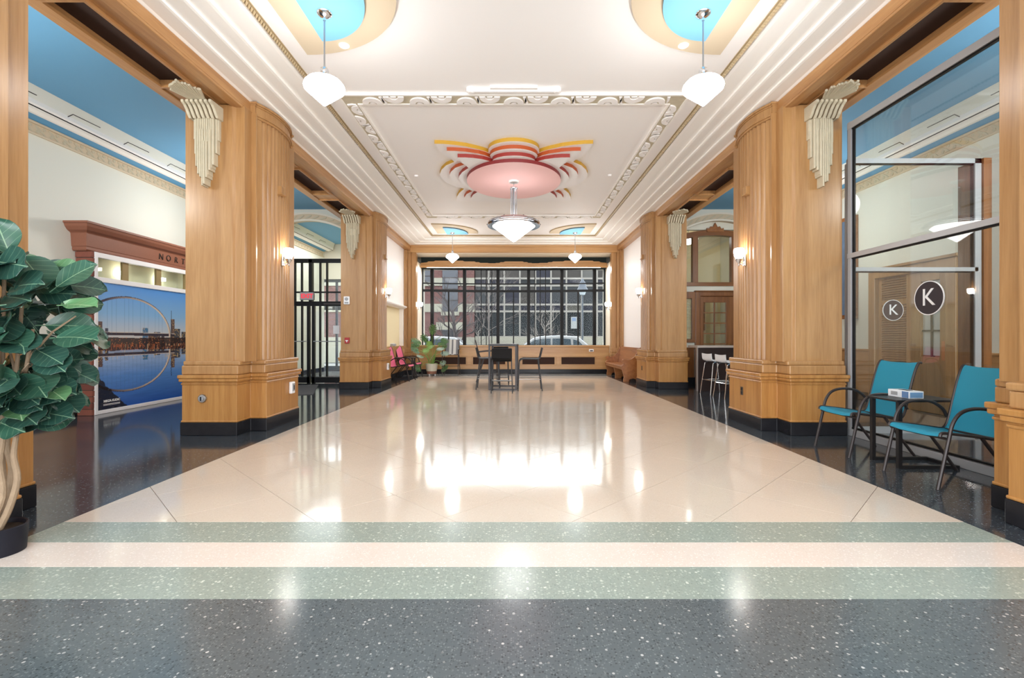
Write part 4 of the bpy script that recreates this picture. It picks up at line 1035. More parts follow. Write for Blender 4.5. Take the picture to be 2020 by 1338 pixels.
# ================================================================== SMALL THINGS ON THE PIERS
yf = P1Y-.755
o = thing('floor_outlet_knob', 'round brushed metal knob on the plinth of the pier right of the mural', 'knob', (-3.83, yf, .455))
MB().lathe([(.052, yf), (.052, yf-.012), (.046, yf-.02), (.001, yf-.021)], (-3.83, 0, .455), 24, 'y').build('plate', M['steel'], o, smooth=True)
MB().lathe([(.03, yf-.02), (.028, yf-.035), (.001, yf-.037)], (-3.83, 0, .455), 20, 'y').build('cap', M['greyp'], o, smooth=True); MB().box(-3.838, -3.822, yf-.042, yf-.034, .43, .48).build('grip', M['dark'], o)
def alarm(name, x, y, z, label, s):
    o = thing(name, label, 'outlet cover', (x, y, z))
    MB().box(x, x+s*.045, y-.055, y+.055, z-.085, z+.085).build('housing', M['whitep'], o, bev=.012); MB().box(x+s*.045, x+s*.052, y-.035, y+.035, z-.05, z+.06).build('cover', M['greyp'], o, bev=.006)
    MB().box(x+s*.052, x+s*.055, y-.012, y+.012, z-.03, z+.035).build('slot', M['dark'], o)
alarm('outlet_box', -3.20, P1Y+.21, .49, 'white outlet box on the plinth end of the nearer left pier', 1)
alarm('outlet_box', -3.20, P2Y+.10, .48, 'small white outlet box on the plinth of the far left pier by the pink chairs', 1)
def duplex(x, y, z, label):
    o = thing('wall_outlet', label, 'wall outlet', (x, y, z))
    MB().box(x, x-.008, y-.035, y+.035, z-.058, z+.058).build('plate', plain('bronze_plate', S(92, 76, 60), .4, .6), o, bev=.003)
    for dz in (-.024, .024): MB().box(x-.008, x-.011, y-.018, y+.018, z+dz-.016, z+dz+.016).build('socket', M['dark'], o)
duplex(3.20, P1Y+.06, .46, 'bronze double outlet on the plinth of the nearer right pier')
duplex(3.20, P2Y-.05, .45, 'bronze double outlet on the plinth of the far right pier beside the pew')
yf = P2Y-.70
o = thing('intercom', 'white intercom speaker box on the far left pier', 'intercom', (-3.90, yf, 2.07))
MB().box(-4.0, -3.86, yf-.045, yf, 1.99, 2.18).build('housing', M['whitep'], o, bev=.01); MB().lathe([(.042, yf-.045), (.042, yf-.049), (.001, yf-.05)], (-3.93, 0, 2.115), 16, 'y').build('speaker', M['greyp'], o); MB().box(-3.975, -3.885, yf-.05, yf-.044, 2.01, 2.05).build('buttons', M['greyp'], o)
o = thing('fire_alarm', 'small red fire alarm pull box low on the far left pier', 'fire alarm', (-3.93, yf, 1.14))
MB().box(-3.98, -3.87, yf-.04, yf, 1.07, 1.21).build('housing', plain('alarm_red', S(168, 36, 40), .4), o, bev=.008); MB().box(-3.955, -3.895, yf-.05, yf-.04, 1.13, 1.15).box(-3.935, -3.915, yf-.05, yf-.04, 1.10, 1.15).build('handle', M['whitep'], o)

# ================================================================== SLING CHAIRS
def sling_chair(name, label, mat, group):
    t = thing(name, label, 'chair', (0, 0, 0), group)
    path = smooth_pts([(.30, .415), (.285, .442), (.20, .437), (0, .412), (-.15, .39), (-.205, .40), (-.24, .47), (-.285, .66), (-.335, .85), (-.375, .945), (-.405, .95)], 3)
    def rows(w): return [[(x, -w+2*w*k/4, z-(.012 if 0 < k < 4 else 0)) for k in range(5)] for x, z in path]
    MB().slab(rows(.245), .006).build('sling', mat, t, smooth=True)
    for y in (-.25, .25):
        MB().tube([(x, y, z) for x, z in path], .0125, 8).build('side_rail', M['frame'], t, smooth=True)
        sg = 1 if y > 0 else -1; yo = y+sg*.018
        MB().tube(smooth_pts([(.335, yo, 0), (.285, yo, .22), (.245, yo, .40), (.215, yo, .52), (.15, yo, .605), (.04, yo, .638), (-.10, yo, .625), (-.20, yo, .565), (-.245, yo, .49)], 4), .0145, 8).build('front_leg_and_arm', M['frame'], t, smooth=True)
        MB().tube([(.09, y+sg*.012, .42), (-.12, y+sg*.012, .27), (-.335, yo, 0)] if False else [(-.03, y+sg*.01, .40), (-.335, yo, 0)], .0135, 8).build('rear_leg', M['frame'], t, smooth=True)
    MB().tube([(.262, -.268, .40), (.262, .268, .40)], .011, 8).build('front_stretcher', M['frame'], t)
    MB().tube([(-.19, -.25, .385), (-.19, .25, .385)], .011, 8).build('rear_stretcher', M['frame'], t)
    return t
def side_table(label):      # front (legs) on +x, open C base
    t = thing('side_table', label, 'side table', (0, 0, 0), 'black side tables')
    MB().box(-.30, .30, -.185, .185, .612, .632).build('top', M['frame_b'], t, bev=.004)
    for y in (-.16, .16):
        MB().box(.245, .28, y-.0175, y+.0175, 0, .612).build('leg', M['frame_b'], t)
        MB().box(-.28, .245, y-.0175, y+.0175, 0, .03).build('foot_bar', M['frame_b'], t)
    MB().box(-.28, -.25, -.1425, .1425, 0, .03).build('rear_bar', M['frame_b'], t)
    return t
tc = sling_chair('sling_chair', 'teal sling armchair beside the oak pier, left of the side table', M['teal'], 'teal sling chairs')
tc.location = (3.685, 5.03, 0); tc.rotation_euler = (0, 0, math.pi)
tc2 = place(tc, (3.68, 4.04, 0), math.pi+.02, 'nearest teal sling armchair, right of the side table, partly hidden by the pier')
st = side_table('black side table with a tissue box between the two teal chairs'); st.location = (3.80, 4.535, 0); st.rotation_euler = (0, 0, math.pi)
b = thing('tissue_box', 'small white and blue printed tissue box on the black side table', 'box', (3.76, 4.55, .632))
bb = MB().box(3.69, 3.83, 4.45, 4.70, .632, .70).build('carton', plain('white_carton', S(232, 236, 242), .5), b, bev=.003)
MB().box(3.688, 3.69, 4.455, 4.53, .636, .696).build('blue_panel', plain('blue_print', S(96, 130, 176), .5), b); MB().box(3.70, 3.82, 4.448, 4.45, .64, .69).build('blue_panel', plain('blue_print_2', S(110, 150, 190), .5), b)
MB().box(3.687, 3.688, 4.58, 4.66, .65, .685).build('label_panel', M['greyp'], b); MB().box(3.735, 3.785, 4.52, 4.63, .70, .703).build('opening', M['dark'], b)
pc = copy_tree(tc); pc.name = 'pink_sling_chair'; pc['group'] = 'pink sling chairs'
pc['label'] = 'nearer pink sling armchair by the left niche, next to the far pier'
sl = [c for c in pc.children if c.name.startswith('sling')][0]; sl.data = sl.data.copy(); sl.data.materials[0] = M['rose']
pc.location = (-3.18, 13.42, 0); pc.rotation_euler = (0, 0, -.10)
place(pc, (-3.18, 14.50, 0), -.12, 'farther pink sling armchair by the left niche, next to the potted plant')
place(st, (-3.20, 13.96, 0), 0, 'black side table between the two pink chairs')

# ================================================================== PEW
pw = thing('pew', 'wooden church pew with scrolled ends along the right white wall', 'bench', (3.25, 14.15, 0))
def pew_end(y, full=True):
    k = [(2.98, 0), (2.985, .10), (3.0, .14), (2.955, .30), (2.93, .40), (2.935, .44), (2.985, .475), (2.99, .50), (2.955, .545), (2.95, .60), (2.985, .625), (3.10, .60), (3.19, .62), (3.28, .68), (3.36, .80), (3.41, .92), (3.45, .95), (3.47, .93), (3.49, .5), (3.47, .16), (3.48, .06), (3.48, 0), (3.34, 0), (3.33, .07), (3.25, .10), (3.15, .07), (3.13, 0)]
    if not full: k = [(2.99, 0), (3.0, .12), (2.95, .36), (3.40, .36), (3.44, .1), (3.44, 0), (3.30, 0), (3.22, .07), (3.14, 0)]
    pts = k
    return MB().prism(pts, 'y', y-.022, y+.022)
for y, f_ in ((12.98, True), (15.30, True)): pew_end(y, f_).build('end_panel', M['pew'], pw, bev=.008)
pew_end(14.1, False).build('centre_support', M['pew'], pw, bev=.006)
MB().box(2.93, 3.38, 13.0, 15.28, .40, .43).build('seat', M['pew'], pw, bev=.01); MB().box(2.955, 2.975, 13.0, 15.28, .33, .40).build('apron', M['pew'], pw)
MB().prism([(3.345, .40), (3.375, .40), (3.465, .93), (3.43, .93)], 'y', 13.0, 15.28).build('back', M['pew'], pw, bev=.006)

# ================================================================== BAR TABLE AND STOOLS
bt = thing('bar_table', 'tall dark bar table standing in the middle of the far floor', 'table', (0, 0, 0))
tw, td, th = .33, .42, 1.06
MB().box(-tw, tw, -td, td, th-.05, th).build('top', M['frame_b'], bt, bev=.006)
for x in (-tw+.022, tw-.022):
    for y in (-td+.022, td-.022): MB().box(x-.022, x+.022, y-.022, y+.022, 0, th-.05).build('leg', M['frame'], bt)
MB().box(-tw+.04, tw-.04, -td, -td+.04, 0.0, .035).build('base_bar', M['frame'], bt); MB().box(-tw+.04, tw-.04, td-.04, td, 0.0, .035).build('base_bar', M['frame'], bt)
for x in (-tw+.022, tw-.022): MB().box(x-.02, x+.02, -td+.04, td-.04, 0, .035).build('base_bar', M['frame'], bt)
bt.location = (-.235, 11.37, 0); bt.rotation_euler = (0, 0, -.05)
def bar_stool(label):     # faces +x
    t = thing('bar_stool', label, 'bar stool', (0, 0, 0), 'black bar stools round the tall table')
    seat = smooth_pts([(.235, .665), (.22, .71), (.17, .728), (.0, .728), (-.15, .725), (-.215, .74), (-.24, .79)], 3)
    MB().slab([[(x, -.20+.4*k/2, z) for k in range(3)] for x, z in seat], .014).build('seat', M['blackmesh'], t, smooth=True)
    MB().slab([[(x, -.21+.42*k/2, z) for k in range(3)] for x, z in ((-.238, .765), (-.25, .83), (-.268, .905), (-.285, .975))], .016).build('backrest', M['blackmesh'], t, smooth=True)
    for y in (-.21, .21):
        MB().tube(smooth_pts([(.27, y*1.1, 0), (.245, y, .60), (.225, y, .69), (.16, y, .722), (0, y, .722), (-.17, y, .72), (-.225, y, .75), (-.25, y, .84), (-.283, y, .97)], 4), .0125, 8).build('side_frame', M['frame_b'], t, smooth=True)
        MB().tube([(-.19, y, .72), (-.275, y*1.1, 0)], .0125, 8).build('rear_leg', M['frame_b'], t)
        MB().tube([(.258, y*1.06, .26), (-.245, y*1.06, .26)], .008, 6).build('side_rung', M['steel'], t)
    MB().tube([(.26, -.222, .22), (.26, .222, .22)], .010, 6).build('foot_rung', M['steel'], t)
    MB().tube([(-.243, -.222, .28), (-.243, .222, .28)], .008, 6).build('rear_rung', M['steel'], t)
    return t
bs = bar_stool('black bar stool right of the tall table, seen in profile'); bs.location = (.37, 11.0, 0); bs.rotation_euler = (0, 0, math.pi)
place(bs, (-.26, 10.58, 0), math.pi/2+.0, 'black bar stool in front of the tall table with its back to the camera')
place(bs, (-.60, 11.25, 0), .0, 'black bar stool left of the tall table, seen in profile')
place(bs, (-.36, 12.15, 0), -math.pi/2, 'black bar stool behind the tall table, only its back and legs showing')
def lounge_stool(label):   # tall sling stool with arms, faces +x
    t = thing('tall_sling_stool', label, 'bar stool', (0, 0, 0), 'tall striped sling stools')
    path = smooth_pts([(.24, .66), (.22, .69), (0, .675), (-.16, .665), (-.20, .70), (-.24, .82), (-.29, 1.0), (-.33, 1.15)], 3)
    ws = [-.21, -.10, -.02, .03, .12, .21]
    for k, (a, b_) in enumerate(zip(ws[:-1], ws[1:])):
        MB().slab([[(x, a, z), (x, b_, z)] for x, z in path], .006).build('sling_stripe', M['st_l'] if k in (1, 3) else M['st_d'], t, smooth=True)
    for y in (-.22, .22):
        MB().tube([(x, y, z) for x, z in path], .012, 8).build('side_rail', M['frame'], t, smooth=True)
        sg = math.copysign(1, y); yo = y+sg*.03
        MB().tube(smooth_pts([(.27, yo, 0), (.255, yo, .6), (.235, yo, .80), (.17, yo, .85), (0, yo, .855), (-.15, yo, .84), (-.24, yo, .83)], 4), .0135, 8).build('front_leg_and_arm', M['frame'], t, smooth=True)
        MB().tube([(-.10, y+sg*.014, .66), (-.30, yo, 0)], .013, 8).build('rear_leg', M['frame'], t)
        MB().tube([(.262, yo, .34), (-.205, yo, .30)], .009, 6).build('side_rung', M['frame'], t)
    MB().tube([(.262, -.25, .32), (.262, .25, .32)], .010, 6).tube([(.25, -.25, .665), (.25, .25, .665)], .010, 6).build('front_rung', M['frame'], t)
    return t
M['st_l'] = plain('pale_sling_stripe', S(214, 214, 212), .6); M['st_d'] = plain('grey_sling_stripe', S(120, 122, 128), .6)
ls = lounge_stool('tall striped sling stool facing the room behind the far potted plant'); ls.location = (-2.0, 15.25, 0); ls.rotation_euler = (0, 0, -math.pi/2)
place(ls, (-.70, 12.75, 0), .10, 'tall sling stool seen edge-on behind the left bar stool')

# ================================================================== COUNTER AND WHITE STOOLS
cb = thing('bar_counter', 'dark espresso bar counter with pale top before the panelled door', 'counter', (4.9, 11.0, 0))
MB().box(4.13, 5.9, 10.72, 11.3, .98, 1.03).build('top', plain('grey_wood_laminate', S(172, 160, 152), .3), cb, bev=.004)
MB().box(4.13, 4.155, 10.74, 10.80, 0, .98).build('end_panel', plain('pale_edge_panel', S(140, 130, 124), .4), cb); MB().box(4.155, 5.9, 10.75, 10.79, 0.0, .98).build('front_panel', M['espresso'], cb); MB().box(4.5, 4.54, 10.79, 11.28, 0, .98).build('support_panel', M['espresso'], cb)
def white_stool(label):   # faces +x
    t = thing('white_stool', label, 'bar stool', (0, 0, 0), 'white bar stools by the dark counter')
    path = smooth_pts([(.20, .70), (.17, .712), (0, .705), (-.13, .705), (-.185, .73), (-.20, .79), (-.205, .86)], 4)
    MB().slab([[(x, -.19+.38*k/4, z+.012*(abs(k-2)/2)**2) for k in range(5)] for x, z in path], .016).build('seat_shell', M['whitep'], t, smooth=True)
    for y in (-.17, .17):
        MB().tube(smooth_pts([(-.235, y*1.25, 0), (-.16, y, .60), (-.14, y, .665), (-.08, y, .69), (.06, y, .69), (.12, y, .665), (.14, y, .60), (.215, y*1.25, 0)], 4), .0105, 8).build('leg_loop', M['chrome'], t, smooth=True)
    MB().tube([(-.19, -.19, .30), (-.19, .19, .30)], .009, 6).tube([(.17, -.19, .30), (.17, .19, .30)], .009, 6).build('foot_rung', M['chrome'], t)
    for y in (-.19, .19): MB().tube([(-.19, y, .30), (.17, y, .30)], .009, 6).build('side_rung', M['chrome'], t)
    return t
ws_ = white_stool('white shell bar stool farther from the camera, left of its twin by the counter'); ws_.location = (4.33, 10.22, 0); ws_.rotation_euler = (0, 0, .12)
place(ws_, (4.33, 9.55, 0), .12, 'white shell bar stool nearer the camera, half hidden by the oak pier')

# niche counter clutter
o = thing('desk_phone', 'dark desk phone on the niche counter behind the pink chairs', 'telephone', (-3.75, 13.1, .95))
MB().prism([(13.0, .95), (13.2, .95), (13.2, 1.03), (13.0, .98)], 'x', -3.85, -3.65).build('body', M['dark'], o); MB().tube([(-3.82, 13.0, 1.02), (-3.82, 13.2, 1.06)], .025, 8).build('handset', M['dark'], o)
o = thing('leaflet_tray', 'grey leaflet tray on the niche counter', 'tray', (-3.72, 14.4, .95))
MB().box(-3.85, -3.6, 14.2, 14.6, .95, 1.02).build('tray', M['greyp'], o, bev=.005); MB().box(-3.82, -3.63, 14.23, 14.57, 1.02, 1.04).build('paper', M['whitep'], o)

# ================================================================== FIG TREE
def leaf_material(name, c1, c2, vein):
    m, nt, b = nm(name); b.inputs['Roughness'].default_value = .33
    tc = nt.nodes.new('ShaderNodeTexCoord'); sx = nt.nodes.new('ShaderNodeSeparateXYZ'); nt.links.new(tc.outputs['Object'], sx.inputs[0])
    def mt(op, a, b_=None, c=None):
        n = nt.nodes.new('ShaderNodeMath'); n.operation = op
        for i, v in enumerate((a, b_, c)):
            if v is None: continue
            if isinstance(v, (int, float)): n.inputs[i].default_value = v
            else: nt.links.new(v, n.inputs[i])
        return n.outputs[0]
    ax = mt('ABSOLUTE', sx.outputs[0])
    mid = mt('LESS_THAN', ax, .0022)
    k = mt('MULTIPLY', mt('SUBTRACT', sx.outputs[1], mt('MULTIPLY', ax, .75)), 30)
    fr_ = mt('FRACT', mt('ADD', k, 10)); side = mt('LESS_THAN', fr_, .055)
    side = mt('MULTIPLY', side, .55)
    v = mt('MAXIMUM', mid, side)
    n = nt.nodes.new('ShaderNodeTexNoise'); n.inputs['Scale'].default_value = 12; nt.links.new(tc.outputs['Object'], n.inputs['Vector'])
    mx = nt.nodes.new('ShaderNodeMix'); mx.data_type = 'RGBA'; mx.inputs[6].default_value = c1; mx.inputs[7].default_value = c2; nt.links.new(n.outputs['Fac'], mx.inputs[0])
    m2 = nt.nodes.new('ShaderNodeMix'); m2.data_type = 'RGBA'; m2.inputs[7].default_value = vein; nt.links.new(v, m2.inputs[0]); nt.links.new(mx.outputs[2], m2.inputs[6])
    nt.links.new(m2.outputs[2], b.inputs['Base Color'])
    return m
LM = [leaf_material('fig_leaf_dark', S(28, 58, 50), S(48, 84, 73), S(112, 144, 118)), leaf_material('fig_leaf_mid', S(34, 70, 56), S(56, 96, 78), S(122, 152, 122)), leaf_material('fig_leaf_light', S(70, 112, 74), S(98, 142, 98), S(150, 178, 138))]
def fig_leaf(L, W, droop, cup, mat, seed):
    rng = random.Random(seed); rows = []
    n = 11
    for i in range(n):
        t = i/(n-1); wv = W/2*(math.sqrt(max(.012, 1-((t-.58)/.425)**2)) if t > .58 else (.12+.88*math.sin(math.pi/2*t/.58)**.9))
        if i == 0: wv = .006
        y = L*t; z = -droop*t*t
        rows.append([(wv*k, y-(.02*L*abs(k)*t), z+cup*abs(k)**1.5*W+.006*math.sin(9*t+3*k+seed)*abs(k)) for k in (-1, -.6, -.25, 0, .25, .6, 1)])
    m = MB().slab(rows, .0022)
    m.tube([(0, -.05, .004), (0, .02, 0)], .0035, 5)
    return m.mesh('leaf', mat, smooth=True)
ft = thing('fig_tree', 'tall fiddle-leaf fig in a black pot at the left edge of the picture', 'potted tree', (-2.895, 2.66, 0))
px0, py0 = -2.895, 2.66
MB().lathe([(.001, .0), (.125, 0), (.135, .148), (.13, .152), (.124, .148), (.12, .125), (.001, .125)], (px0, py0, 0), 32).build('pot', plain('black_nursery_pot', S(30, 30, 38), .5), ft, smooth=True)
MB().lathe([(.001, .138), (.08, .136), (.12, .126)], (px0, py0, 0), 20).build('soil', M['soil'], ft)
trunks = [
 [(-.02, .0, .13), (.005, .01, .30), (.02, .02, .46), (-.015, .03, .60), (.01, .03, .80), (.03, .04, 1.05), (.05, .05, 1.4)],
 [(.035, -.02, .13), (.05, -.02, .26), (.105, -.03, .42), (.075, -.02, .55), (.085, -.01, .70), (.11, .0, .95), (.14, .02, 1.25)],
 [(-.05, .02, .13), (-.03, .02, .34), (-.045, .03, .55), (-.03, .03, .78), (-.05, .04, 1.1), (-.03, .03, 1.6)],
 [(.0, -.05, .13), (.045, -.05, .33), (.03, -.05, .52), (.04, -.04, .72), (.0, -.05, 1.0), (-.02, -.05, 1.35)]]
tb = []
for tr in trunks:
    P_ = smooth_pts([(px0+x+(.0 if z < .2 else .05), py0+y, z) for x, y, z in tr], 5); n = len(P_)
    MB().tube(P_, [.019-.011*i/n for i in range(n)], 9).build('trunk', M['bark'], ft, smooth=True); tb.append(P_)
rng = random.Random(21)
leafs = [fig_leaf(L, W, d, c, LM[k], i) for i, (L, W, d, c, k) in enumerate([(.22, .18, .03, .10, 0), (.20, .165, .05, .12, 0), (.24, .19, .05, .08, 1), (.18, .14, .02, .14, 1), (.20, .15, .04, .12, 2), (.17, .15, .03, .1, 0)])]
cc = Vector((px0+.07, py0+.02, 1.19))
for i in range(230):
    a = rng.uniform(0, 2*math.pi); h = rng.uniform(-1, 1); q = rng.uniform(.35, 1.0)
    rr = math.sqrt(max(0, 1-abs(h)**3))*(1.0 if h > -.3 else 1-.45*(-h-.3)/.7)
    p = cc+Vector((.27*rr*q*math.cos(a), .27*rr*q*math.sin(a), .50*h))
    out = Vector((math.cos(a), math.sin(a), 0))
    d = (out*(.35+.5*rr)+Vector((rng.uniform(-.75, .75), rng.uniform(-.5, .3), rng.uniform(-.55, .35)))).normalized()
    nrm = (out*.55+Vector((rng.uniform(-.5, .5), -.75, .55+rng.uniform(-.4, .4)))).normalized()
    x_ = d.cross(nrm)
    if x_.length < .25: continue
    x_.normalize(); n_ = x_.cross(d).normalized()
    R_ = Matrix((x_, d, n_)).transposed()
    k = rng.choices(range(6), (5, 5, 4, 2, 1.2, 4))[0]
    s_ = rng.uniform(.8, 1.08)
    tip = p+d*.22*s_
    if min(tip.x, p.x) < -3.14 or tip.x > -2.43: continue
    o = inst('leaf', leafs[k], ft, tuple(p-wl(ft)), R_.to_euler(), (s_, s_, s_))
# upright top leaf and a few feature leaves
for (x, y, z), d, nrm, k, s_ in (((-2.77, 2.62, 1.66), (-.28, -.1, .9), (.6, -.7, .1), 3, 1.15), ((-2.87, 2.45, 1.50), (-.9, -.2, -.05), (0, -.75, .65), 4, 1.0), ((-2.67, 2.44, 1.36), (-.8, -.45, -.15), (.1, -.8, .6), 0, 1.1), ((-2.59, 2.44, .98), (.35, -.7, -.15), (.1, -.6, .8), 0, 1.05), ((-2.69, 2.42, .86), (.1, -.75, -.2), (0, -.6, .8), 1, 1.0), ((-2.49, 2.60, 1.20), (.9, -.2, .1), (-.1, -.6, .8), 2, 1.0), ((-2.47, 2.62, 1.38), (.95, -.1, .1), (0, -.5, .85), 4, .9), ((-2.82, 2.40, .66), (-.2, -.7, -.4), (0, -.7, .6), 0, 1.05), ((-2.51, 2.62, 1.48), (.5, .1, .5), (-.2, -.9, .3), 2, .9)):
    d = Vector(d).normalized(); nrm = Vector(nrm); x_ = d.cross(nrm).normalized(); n_ = x_.cross(d)
    inst('leaf', leafs[k], ft, tuple(Vector((x, y, z))-wl(ft)), Matrix((x_, d, n_)).transposed().to_euler(), (s_,)*3)
for i in range(16):
    a = rng.uniform(0, 2*math.pi); P_ = rng.choice(tb); b0 = Vector(P_[int(len(P_)*rng.uniform(.5, .95))])
    b1 = b0+Vector((.2*math.cos(a), .2*math.sin(a), rng.uniform(.05, .25)))
    if b1.x < -3.05 or b1.x > -2.5: continue
    MB().tube([b0, (b0+b1)/2+Vector((0, 0, .03)), b1], [.008, .006, .004], 6).build('branch', M['bark'], ft, smooth=True)

# ================================================================== FAR POTTED PLANT
pp = thing('potted_philodendron', 'lobed leafy plant in a pale glazed pot under the far window', 'potted plant', (-2.62, 15.2, 0))
c0 = Vector((-2.62, 15.2, 0))
MB().lathe([(.001, .06), (.15, .06), (.155, .10), (.165, .15)], tuple(c0), 28).build('saucer_base', plain('brown_glaze', S(140, 96, 76), .4), pp, smooth=True)
MB().lathe([(.165, .15), (.18, .25), (.19, .36), (.183, .385), (.172, .38), (.165, .34), (.001, .34)], tuple(c0), 28).build('pot', plain('pale_glaze', S(206, 204, 188), .35, vary=.1, vscale=8), pp, smooth=True)
for a in (0, 2.1, 4.2): MB().lathe([(.001, 0), (.02, .0), (.02, .06), (.001, .06)], (c0.x+.11*math.cos(a), c0.y+.11*math.sin(a), 0), 8).build('foot', M['whitep'], pp)
def lobed(L, W, mat, seed):
    pts = []
    n = 6
    prof_ = [(.02, 0)]
    for i in range(n):
        t0 = (i+.15)/n; t1 = (i+.55)/n; t2 = (i+.95)/n
        wv = W/2*math.sin(math.pi*(.12+.8*t1))**.7
        prof_ += [(wv*.35, L*t0), (wv, L*(t1+.06)), (wv*.9, L*(t1+.11)), (wv*.3, L*t2)]
    prof_.append((0, L))
    R_ = prof_; Lf = [(-x, y) for x, y in prof_[::-1][1:]]
    return MB().prism(R_+Lf, 'z', -.002, .002).mesh('leaf', mat)
PM = [plain('plant_leaf_green', S(74, 112, 66), .4, vary=.2), plain('plant_leaf_light', S(122, 164, 84), .4, vary=.2), plain('plant_leaf_pale', S(142, 166, 150), .35, vary=.15)]
pl = [lobed(.34, .30, PM[0], 1), lobed(.30, .28, PM[1], 2), lobed(.32, .28, PM[2], 3)]
rng = random.Random(5)
tips = [(-.42, 1.06, -.1), (-.22, 1.16, .05), (0.02, 1.42, 0), (.22, 1.20, -.15), (.40, 1.12, -.1), (-.45, .78, -.2), (-.30, .62, -.35), (.0, .92, -.35), (.30, .86, -.3), (.42, .72, -.2), (.05, .56, -.40), (.38, .42, -.25), (-.36, .38, -.3), (-.40, .22, -.2), (.42, .24, -.3), (-.52, .97, .05), (.28, 1.0, .1), (-.15, .8, -.2), (-.48, .86, -.2), (.18, .68, -.3), (.40, .9, -.1), (-.1, 1.0, .1)]
for i, (dx_, z, dy) in enumerate(tips):
    p = c0+Vector((dx_, dy*.9, z)); b0 = c0+Vector((dx_*.12, dy*.1, .36))
    mid = (b0+p)/2+Vector((-dx_*.15, 0, .10))
    MB().tube(smooth_pts([tuple(b0), tuple(mid), tuple(p)], 5), .007, 6).build('stalk', PM[1], pp, smooth=True)
    d = Vector((dx_*1.2+rng.uniform(-.2, .2), dy-.25, rng.uniform(-.35, .35) if z < 1.3 else .6)).normalized()
    nrm = Vector((rng.uniform(-.3, .3), -.8, .6)); x_ = d.cross(nrm).normalized(); n_ = x_.cross(d)
    s_ = rng.uniform(.75, 1.05)
    inst('leaf', pl[(0, 0, 0, 2, 0, 0, 2, 1, 2, 2, 2, 2, 0, 0, 0, 0, 0, 1, 0, 1, 0, 1)[i]], pp, tuple(p-d*.12-wl(pp)), Matrix((x_, d, n_)).transposed().to_euler(), (s_,)*3)

# ================================================================== STREET OUTSIDE
struct(MB().box(-60, 60, 17.3, 60, -.9, -.42).build('ground', plain('wet_asphalt', S(88, 90, 93), .7, vary=.1)))
struct(MB().box(-60, 60, 17.31, 19.6, -.45, -.3).box(-60, 60, 24.6, 28.0, -.45, -.3).build('pavement', plain('pale_concrete', S(128, 128, 126), .8, vary=.08)))
YS = 31.0
sx_ = lambda c: (820+c/5.18-VX)*YS/F
sz_ = lambda c: 1.2+(VY-(480+c/5.18))*YS/F
# brick block
bk = thing('brick_building', 'red brick office block with pale stone bands across the street', 'building', (-6, YS+2, -.4))
def brickmat():
    m, nt, b = nm('far_brick'); b.inputs['Roughness'].default_value = .85
    tc = nt.nodes.new('ShaderNodeTexCoord'); mp = nt.nodes.new('ShaderNodeMapping'); mp.inputs['Rotation'].default_value = (math.pi/2, 0, 0)
    t = nt.nodes.new('ShaderNodeTexBrick'); t.inputs['Color1'].default_value = S(104, 68, 64); t.inputs['Color2'].default_value = S(88, 56, 54); t.inputs['Mortar'].default_value = S(130, 108, 102)
    t.inputs['Scale'].default_value = 2.6; t.inputs['Mortar Size'].default_value = .012
    nt.links.new(tc.outputs['Object'], mp.inputs[0]); nt.links.new(mp.outputs[0], t.inputs[0]); nt.links.new(t.outputs[0], b.inputs['Base Color']); return m
BM = brickmat(); SM = plain('pale_stone_band', S(150, 146, 132), .8, vary=.06)
xe = sx_(598)
MB().box(-24, xe, YS, YS+3.6, -.4, 6.0).build('wall', BM, bk)
for a, b_ in ((355, 435), (620, 703)): MB().box(-24, xe+.02, YS-.06, YS+.1, sz_(b_), sz_(a)).build('stone_band', SM, bk)
MB().box(-24, xe+.02, YS-.05, YS+.1, -.4, sz_(960)).build('stone_base', SM, bk)
gm = plain('dark_window_glass', S(72, 74, 82), .12)
for (a, b_, c1, d1) in ((275, 432, 240, 700), (275, 432, 885, 960), (-330, -170, 240, 700), (-330, -170, 885, 1010), (80, 150, 150, 400)):
    f = MB().box(sx_(a), sx_(b_), YS-.09, YS-.02, sz_(d1), sz_(c1)).build('window', gm, bk)
    MB().box(sx_(a)-.08, sx_(b_)+.08, YS-.12, YS, sz_(d1)-.25, sz_(d1)).build('window_sill', SM, bk)
    for k in range(1, 4):
        z = sz_(d1)+(sz_(c1)-sz_(d1))*k/4; MB().box(sx_(a), sx_(b_), YS-.11, YS-.08, z-.03, z+.03).build('window_bar', M['frame'], f)
MB().box(sx_(212), sx_(480), YS-.12, YS, sz_(885), sz_(807)).build('stone_panel', SM, bk)
# glazed office block
gk = thing('glass_office', 'glazed office building with a pale grid of mullions across the street', 'building', (8, YS+2, -.4))
xa, xb = xe+.05, 24
MB().box(xa, xb, YS+.35, YS+3.6, -.4, 5.9).build('core', plain('dark_interior', S(54, 52, 54), .8, vary=.3, vscale=.6), gk)
MB().box(xa, xb, YS+.1, YS+.4, -.4, sz_(958)).build('stone_base', SM, gk)
cols = [745-158, 745, 905, 1065, 1225, 1385, 1543, 1700, 1858, 2016, 2174]
rowz = [sz_(958), sz_(695), sz_(625), sz_(430), sz_(357), 5.95]
MM = plain('pale_mullion', S(140, 135, 128), .5)
GM = [plain('office_glass_%d' % i, S(*c), .08) for i, c in enumerate(((36, 39, 42), (54, 56, 59), (64, 60, 57), (42, 42, 52), (74, 72, 68)))]
rng = random.Random(9)
for j in range(len(rowz)-1):
    for i in range(len(cols)-1):
        k = (0, 3, 1, 3, 2, 1, 3)[j] if rng.random() < .72 else rng.randrange(5)
        MB().box(max(xa, sx_(cols[i])), sx_(cols[i+1]), YS+.22, YS+.26, rowz[j], rowz[j+1]).build('pane', GM[k], gk)
for c in cols[1:]: MB().box(max(xa, sx_(c)-.05), sx_(c)+.05, YS+.14, YS+.28, -.2, 5.95).build('mullion', MM, gk)
